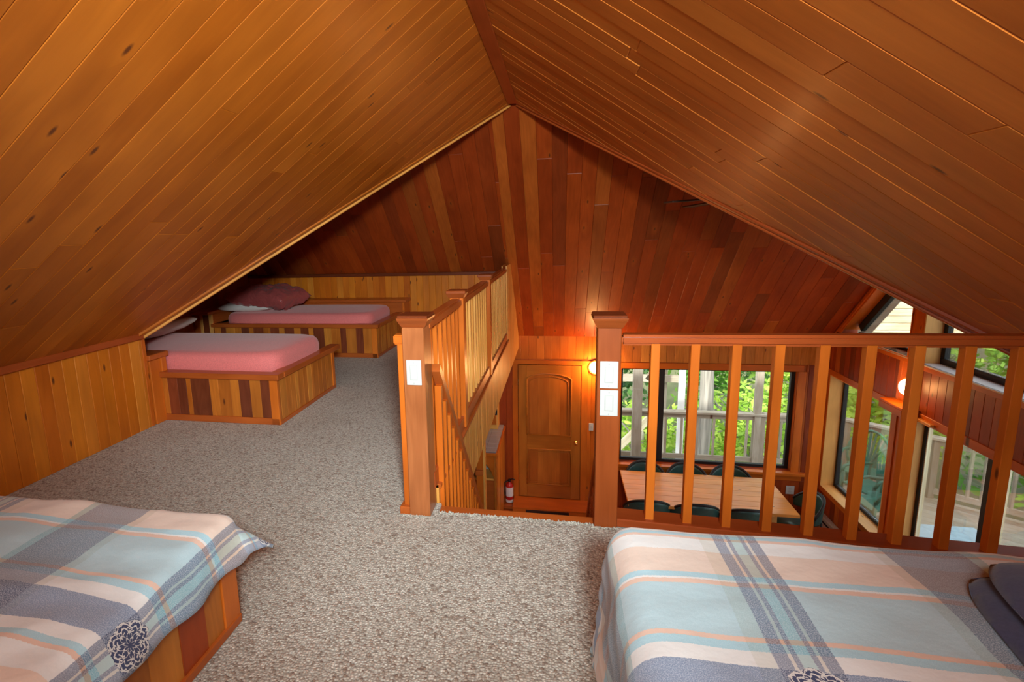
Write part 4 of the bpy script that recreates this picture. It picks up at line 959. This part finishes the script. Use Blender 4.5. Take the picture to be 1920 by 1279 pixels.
def blanket(lab, c, sx, sy, h, rz, seed, layers=2):
    t = thing('folded_blanket', lab, 'blanket', c)
    for k in range(layers):
        zc = h/layers*(k+.5); a, b_ = sx-.03*k, sy-.025*k; n = 28; vs_, fs = [], []
        for i in range(n+1):
            for j in range(n+1):
                u, v = -1+2*i/n, -1+2*j/n; e = max(0, (1-abs(u)**7)*(1-abs(v)**7))**.4
                vs_.append((u*a/2*(1-.13*abs(v)**4), v*b_/2*(1-.13*abs(u)**4), h/layers*.52*e+.006*mnoise.noise(Vector((u*2+seed+k, v*2, 0)))))
        m_ = len(vs_); vs_ += [(x, y, -z) for x, y, z in vs_]
        for i in range(n):
            for j in range(n): q = i*(n+1)+j; f = (q, q+n+1, q+n+2, q+1); fs += [f, tuple(m_+g for g in f[::-1])]
        bm = bmesh.new(); V = [bm.verts.new(v) for v in vs_]
        for f in fs: bm.faces.new([V[g] for g in f])
        bmesh.ops.remove_doubles(bm, verts=bm.verts, dist=2e-3)
        add('fold', bm_mesh(bm, True), 'navy', t, Matrix.Translation(Vector(c)+Vector((.02*k, .01*k, zc))) @ Matrix.Rotation(rz, 4, 'Z'))
    return t
blanket('folded navy fleece blanket on the near right quilt', (1.20, 1.05, .474), .66, .58, .085, -.16, 4)
blanket('folded navy fleece blanket at the left end of the near left quilt', (-2.42, 1.12, .437), .64, .45, .06, .15, 9)

# ------------------------------------------------------------------ dining set
tb = thing('dining_table', 'long pale pine dining table under the back window', 'table', (1.85, 7.06, ZF))
for i in range(7): box('table_board', (.885, 2.86), (6.565+.1415*i, 6.565+.1415*(i+1)-.001), (-2.15, -2.112), 'table', tb, bev=.003)
box('apron', (.98, 2.76), (6.92, 6.95), (-2.25, -2.15), 'jamb', tb); box('apron', (.98, 2.76), (7.42, 7.45), (-2.25, -2.15), 'jamb', tb)
for x in (1.0, 2.66):
    for y in (6.90, 7.13): box('leg', (x, x+.085), (y, y+.085), (ZF+.05, -2.15), 'jamb', tb)
    box('foot', (x-.01, x+.095), (6.72, 7.40), (ZF, ZF+.05), 'jamb', tb)
def chair_parts(root):
    Z = Vector((0, 0, 0))
    def P(n, me, mt): 
        o = bpy.data.objects.new(n, me); COL.objects.link(o); me.materials.append(MT[mt]); o.parent = root; return o
    # faces +y ; back at -y
    vs_, fs = [], []
    n = 22
    bm = bmesh.new(); bmesh.ops.create_cone(bm, cap_ends=True, segments=32, radius1=.22, radius2=.235, depth=.07); bmesh.ops.bevel(bm, geom=[e for e in bm.edges if abs(e.verts[0].co.z-e.verts[1].co.z) < 1e-5], offset=.02, segments=3, affect='EDGES'); bmesh.ops.translate(bm, vec=(0, .02, .43), verts=bm.verts)
    P('seat', bm_mesh(bm, True), 'green_vinyl')
    # curved back: arc band from -110 to +110 deg around -y
    rows = 7
    for j in range(rows):
        for i in range(n+1):
            a = -PI/2+(-1+2*i/n)*math.radians(76); f = (-1+2*i/n)
            top = .86-.19*abs(f)**2.2; bot = .58+.01*abs(f)**2; z = bot+(top-bot)*j/(rows-1); R = .275+.02*(j/(rows-1))
            vs_.append((R*math.cos(a)*1.0, R*.86*math.sin(a)+.0, z))
    for j in range(rows-1):
        for i in range(n): a = j*(n+1)+i; fs.append((a, a+1, a+n+2, a+n+1))
    o = P('backrest', mesh(vs_, fs, True), 'green_vinyl'); mo = o.modifiers.new('thickness', 'SOLIDIFY'); mo.thickness = .03; mo.offset = 0
    rim = [Vector(v)+Vector((0, 0, .004)) for v in vs_[(rows-1)*(n+1):]]; P('top_rim', tube(rim, .019, 8), 'black')
    for sx in (-1, 1):
        P('leg', tube([(sx*.19, -.19, .60), (sx*.20, -.20, .40), (sx*.215, -.235, 0)], .013), 'black')
        P('leg', tube([(sx*.20, .17, .41), (sx*.215, .20, 0)], .013), 'black')
    P('seat_frame', tube([(.19*math.cos(2*PI*i/20), .02+.19*math.sin(2*PI*i/20), .39) for i in range(21)], .011), 'black')
ch0 = bpy.data.objects.new('dining_chair', None); COL.objects.link(ch0); chair_parts(ch0)
spots = [((1.235, 7.44), PI, 'green vinyl dining chair behind the table, leftmost of the three along the window'),
         ((1.80, 7.45), PI, 'green vinyl dining chair behind the table, middle of the three along the window'),
         ((2.38, 7.46), PI, 'green vinyl dining chair behind the table, rightmost of the three along the window'),
         ((1.13, 6.73), 0, 'green vinyl dining chair on the near side, closest to the right newel post'),
         ((1.70, 6.71), 0, 'green vinyl dining chair on the near side of the table, middle of three'),
         ((2.26, 6.67), 0, 'green vinyl dining chair on the near side of the table, farthest from the newel post'),
         ((2.98, 6.93), PI/2, 'green vinyl dining chair at the right end of the table by the heater')]
for i, ((x, y), rz, lab) in enumerate(spots):
    if i == 0: o = ch0
    else:
        o = ch0.copy(); COL.objects.link(o)
        for c in ch0.children: d = c.copy(); COL.objects.link(d); d.parent = o
    o.location = (x, y, ZF); o.rotation_euler = (0, 0, rz); tag(o, lab, 'chair', 'dining chairs round the table')

# ceiling fan whose one blade shows under the right ceiling
fn = thing('ceiling_fan', 'dark ceiling fan with one thin blade showing below the right ceiling edge', 'fan', (1.62, 4.95, 1.6))
add('rod', tube([(1.62, 4.95, 1.66), (1.62, 4.95, 2.46)], .012), 'black', fn); add('motor', lathe([(0, 0), (.06, 0), (.11, .02), (.11, .08), (.05, .11), (0, .11)], 20), 'black', fn, Matrix.Translation((1.62, 4.95, 1.53)))
for k in range(4):
    a = math.radians(206+90*k); dx, dy = math.cos(a), math.sin(a)
    bar('blade', (1.62+dx*.26, 4.95+dy*.26, 1.575), (1.62+dx*.86, 4.95+dy*.86, 1.545), .12, .014, 'vent', fn); bar('blade_arm', (1.62+dx*.08, 4.95+dy*.08, 1.57), (1.62+dx*.30, 4.95+dy*.30, 1.582), .03, .012, 'black', fn)

# ------------------------------------------------------------------ outdoors
struct(box('ground', (-14, 26), (YB+2.4, 40), (-6.2, -6.0), 'soil', bev=0)); struct(box('ground', (6.6, 26), (-6, YB+2.4), (-6.2, -6.0), 'soil', bev=0))
dk = thing('deck', 'weathered grey wooden deck outside the back and right windows', 'deck', (4, 8.5, -2.98))
DU = Vector((.80, -.60, 0)); FD = frame((4.7, 9.9, -2.95), DU, (.6, .8, 0))
if FD.col[2].z < 0: FD = frame((4.7, 9.9, -2.95), DU, (-.6, -.8, 0))
def todeck(pts): I = FD.inverted(); return [tuple((I @ Vector((x, y, -2.95)))[:2]) for x, y in pts]
box('joist_bed', (XR+.25, 6.9), (0, 8.2), (-3.10, -2.98), 'grey_wood', dk, bev=0)
planks('deck_board', todeck([(XR+.22, 8.05), (4.6, 9.95), (7.0, 8.1), (7.0, .5), (XR+.22, .5)]), FD, .142, 'grey_wood', dk, th=.03, ch=.004)
planks('deck_board', [(-2.0, 8.06), (3.8, 8.06), (4.62, 9.95), (-2.0, 9.95)], frame((0, 0, -2.95), (1, 0, 0), (0, 1, 0)), .142, 'grey_wood', dk, th=.03, ch=.004)
def drail(lab, p0, p1, posts, z0=-2.95, top=-1.95, sp_=.135):
    t = thing('deck_railing', lab, 'railing', (p0[0], p0[1], z0)); a, b_ = Vector((*p0, 0)), Vector((*p1, 0)); L_ = (b_-a).length; d = (b_-a)/L_
    bar('top_rail', a+VX((0, 0, top-.02)), b_+VX((0, 0, top-.02)), .14, .04, 'grey_wood', t); bar('sub_rail', a+VX((0, 0, top-.085)), b_+VX((0, 0, top-.085)), .04, .09, 'grey_wood', t); bar('bottom_rail', a+VX((0, 0, z0+.12)), b_+VX((0, 0, z0+.12)), .04, .09, 'grey_wood', t)
    n = int(L_/sp_)
    for i in range(1, n): q = a+d*(L_*i/n); bar('picket', q+VX((0, 0, z0+.12)), q+VX((0, 0, top-.06)), .036, .036, 'grey_wood', t, up=(1, 0, 0), bev=.001)
    for s in posts: q = a+d*s; bar('post', q+VX((0, 0, z0-.3)), q+VX((0, 0, top)), .09, .09, 'grey_wood', t, up=(1, 0, 0))
    return t
drail('grey deck railing with pickets seen through the back window', (-1.9, 9.88), (4.7, 9.9), (.05, 3.35, 5.45, 6.5), sp_=.27)
drail('grey deck railing angling away outside the right windows', (4.75, 9.85), (6.75, 8.22), (.1, 1.25), sp_=.145)
drail('grey deck railing running along the right side of the deck', (6.75, 8.2), (6.75, .6), (.1, 2.2, 4.3, 6.4), sp_=.145)
tag(box('porch_post', (3.42, 3.53), (9.84, 9.95), (-2.95, .6), 'grey_wood'), 'brown square porch post rising through the deck railing outside the back window', 'post')
tag(box('porch_post', (1.33, 1.49), (9.66, 9.8), (-2.95, .6), 'grey_wood'), 'weathered post at the left of the back window view', 'post')
# neighbour lean-to roof at the left of the view
ln = thing('lean_to_roof', 'weathered open lean-to roof frame with a diagonal brace outside the back window', 'shelter', (1.2, 10.8, -2.9))
for z in (-.95, -1.62): bar('beam', (-.8, 10.9, z), (2.35, 10.9, z), .08, .14, 'grey_wood', ln)
bar('brace', (2.35, 10.9, -.75), (1.75, 10.9, -1.65), .08, .10, 'grey_wood', ln); bar('brace', (1.2, 10.95, -3.2), (2.0, 10.95, -2.3), .09, .14, 'pale_wood', ln); bar('brace', (.7, 10.9, -.95), (1.35, 10.9, -1.65), .06, .08, 'grey_wood', ln)
for i in range(7): bar('roof_board', (-.8, 10.7+.25*i, -.88+.09*i), (2.6, 10.7+.25*i, -.88+.09*i), .24, .03, 'pale_wood', ln)
for x in (-.6, 2.1): bar('post', (x, 10.98, -6), (x, 10.98, -.9), .1, .1, 'grey_wood', ln, up=(1, 0, 0))
# pale clapboard gable seen through the trapezoid window
sdg = thing('clapboard_wall', 'pale clapboard gable wall seen through the trapezoid window', 'wall', (4.7, 8.7, -.1))
FS = Matrix(((1, 0, 0, 0), (0, 0, -1, 8.62), (0, 1, 0, 0), (0, 0, 0, 1)))
planks('clapboard', [(XR+.26, -.25), (6.1, -.25), (6.1, 2.2), (XR+.26, 2.2)], FS, .105, 'pale_wood', sdg, th=.03, ch=.012)

def leaf_crown(c, r, n, size, seed, squash=1.):
    R = random.Random(seed); vs_, fs = [], []
    for k in range(n):
        while True:
            p = Vector((R.uniform(-1, 1), R.uniform(-1, 1), R.uniform(-1, 1)))
            if p.length < 1: break
        q = p*(0.55+.45*R.random()**.4)
        dens = mnoise.noise(Vector((q.x*2.2+seed, q.y*2.2, q.z*2.2)))
        if dens < -.08: continue
        ctr = Vector((c[0]+q.x*r[0], c[1]+q.y*r[1], c[2]+q.z*r[2]))
        a = Vector((R.gauss(0, 1), R.gauss(0, 1), R.gauss(0, .6))).normalized(); b_ = a.cross(Vector((R.gauss(0, 1), R.gauss(0, 1), R.gauss(0, 1)))).normalized(); s = size*R.uniform(.5, 1.3); i = len(vs_)
        vs_ += [ctr-a*s, ctr-b_*s*.45, ctr+a*s, ctr+b_*s*.45]; fs.append((i, i+1, i+2, i+3))
    return mesh(vs_, fs)
def tree(lab, base, crown, r, n, size, mat, seed, trunk=.12, cat='tree', name='leafy_tree', ttop=None):
    t = thing(name, lab, cat, base); b_ = Vector(base); c = Vector(crown)
    if trunk: add('trunk', tube([b_, b_.lerp(c, .5)+Vector((.1, 0, 0)), c+Vector((0, 0, r[2]*.5)) if ttop is None else Vector(ttop)], trunk, 9, radii=[trunk, trunk*.8, trunk*.45]), 'bark', t)
    R = random.Random(seed+5)
    for k in range(5):
        e = c+Vector((R.uniform(-1, 1)*r[0]*.8, R.uniform(-.8, .4)*r[1], R.uniform(-.8, .8)*r[2])); s0 = b_.lerp(c, R.uniform(.6, 1)); add('branch', tube([s0, s0.lerp(e, .5)+Vector((0, 0, .15)), e], .02, 5, radii=[.035, .022, .01]), 'bark', t)
    o = add('foliage', leaf_crown(crown, r, n, size, seed), mat, t); o['kind'] = 'stuff'; return t
trees = [
 ('tall dark conifer like tree far behind the deck, left of view', (1.5, 17, -6), (1.2, 17, -1.2), (2.8, 1.6, 3.6), 5200, .16, 'leaf3'),
 ('dark green tree filling the middle of the back window view', (4.6, 16.5, -6), (4.3, 16.5, -.9), (2.6, 1.6, 3.4), 5600, .16, 'leaf2'),
 ('bright leafed maple right of the middle in the back window', (6.4, 14.5, -6), (6.3, 14.4, -1.3), (1.9, 1.3, 2.6), 5200, .13, 'leaf1'),
 ('mid green tree far right of the back window view', (9.3, 18, -6), (9.0, 18, -.8), (3.2, 1.8, 3.8), 5200, .18, 'leaf2'),
 ('bright shrubby tree just beyond the back deck railing', (4.2, 12.2, -6), (4.2, 12.2, -3.2), (1.9, .8, 1.3), 3600, .10, 'leaf1'),
 ('low bright shrub beyond the railing at the left', (1.9, 12.4, -6), (1.9, 12.4, -3.7), (1.5, .8, 1.2), 2600, .10, 'leaf1'),
 ('bright green tree outside the left glass of the right wall', (7.6, 14, -6), (7.4, 13.2, -2.4), (1.7, 1.4, 2.0), 4200, .12, 'leaf1'),
 ('mid green tree beyond the angled railing', (10, 12.5, -6), (9.6, 12, -1.9), (2.2, 2.0, 2.9), 5200, .15, 'leaf2'),
 ('bright green tree outside the tall glass doors', (11, 10, -6), (10.4, 9.2, -2.7), (1.9, 2.0, 2.1), 5000, .14, 'leaf1'),
 ('loose leafed tree outside the upper right window', (13, 9, -6), (12.5, 8.5, .6), (2.6, 3.0, 2.6), 2600, .16, 'leaf2'),
 ('dark tree far beyond the right side of the deck', (17, 10, -6), (16.5, 10, -1.5), (3.5, 4.5, 4.0), 5200, .24, 'leaf3'),
 ('mid green tree standing right of the deck railing', (12, 5.5, -6), (11.6, 5.5, -2.2), (2.4, 2.4, 2.6), 4200, .16, 'leaf2')]
for i, (lab, b_, c, r, n, s, mt) in enumerate(trees): tree(lab, b_, c, r, n, s, mt, 11+i)
tree('pale grey barked tree trunk standing just behind the deck railing', (2.72, 10.9, -6), (2.9, 11.0, 1.6), (1.2, .8, .8), 900, .11, 'leaf1', 77, trunk=.17, ttop=(2.78, 10.9, 2.5))
tag(box('white_post', (2.29, 2.40), (10.5, 10.6), (-6, 1.2), 'white_paint'), 'bright white post beyond the deck railing left of the grey trunk', 'post')

# green plastic deck chairs
def garden_chair(loc, rz, first=None, lab=''):
    if first is not None:
        r = first.copy(); COL.objects.link(r)
        for c in first.children: d = c.copy(); COL.objects.link(d); d.parent = r
    else:
        r = bpy.data.objects.new('garden_chair', None); COL.objects.link(r)
        def P(n, me): o = bpy.data.objects.new(n, me); COL.objects.link(o); me.materials.append(MT['green_plastic']); o.parent = r
        P('seat', box_me(.47, .44, .025, .008).copy()); r.children[0].location = (0, .02, .42)
        arc = [(.27*math.sin(a), -.23-.12*(.2+math.cos(a)*.8), .62+.36*math.cos(a)) for a in [math.radians(-118+236*i/20) for i in range(21)]]
        P('back_rim', tube(arc, .02, 8))
        for i in range(9):
            f = -1+2*i/8; a = f*math.radians(62)
            P('back_slat', bar_me((.08*f, -.2, .43), (.255*math.sin(a), -.23-.12*(.2+math.cos(a)*.8), .62+.35*math.cos(a)), .030, .008))
        for s in (-1, 1):
            P('armrest', tube([(s*.25, -.26, .66), (s*.29, -.05, .68), (s*.29, .17, .65), (s*.27, .22, .55)], .022, 8))
            P('leg', tube([(s*.26, .21, .58), (s*.255, .235, 0)], .024, 8)); P('leg', tube([(s*.23, -.2, .43), (s*.25, -.30, 0)], .024, 8))
    r.location = loc; r.rotation_euler = (0, 0, rz); tag(r, lab, 'chair', 'green plastic chairs on the deck'); return r
def bar_me(p0, p1, w_, h):
    p0, p1 = Vector(p0), Vector(p1); X = (p1-p0).normalized(); Y = Vector((0, 1, 0)).cross(X).normalized(); Z = X.cross(Y)
    me = box_me((p1-p0).length, w_, h, .002).copy(); me.materials.clear(); M = Matrix((X, Y, Z)).transposed().to_4x4(); M.translation = (p0+p1)/2; me.transform(M); return me
g0 = garden_chair((4.72, 8.95, -2.94), 2.5, None, 'green plastic garden chair on the deck, farthest of the three')
garden_chair((4.52, 8.35, -2.94), 1.9, g0, 'green plastic garden chair on the deck, middle of the three')
garden_chair((4.36, 7.85, -2.94), 1.7, g0, 'green plastic garden chair on the deck, closest to the window glass')
pt = thing('patio_table', 'glass patio table with dark legs outside the tall glass doors', 'table', (4.35, 6.3, -2.94))
box('glass_top', (3.95, 4.75), (5.7, 6.75), (-2.225, -2.205), 'sling', pt, bev=.004)
for x in (4.0, 4.66):
    for y in (5.75, 6.66): box('leg', (x, x+.04), (y, y+.04), (-2.94, -2.225), 'black', pt)
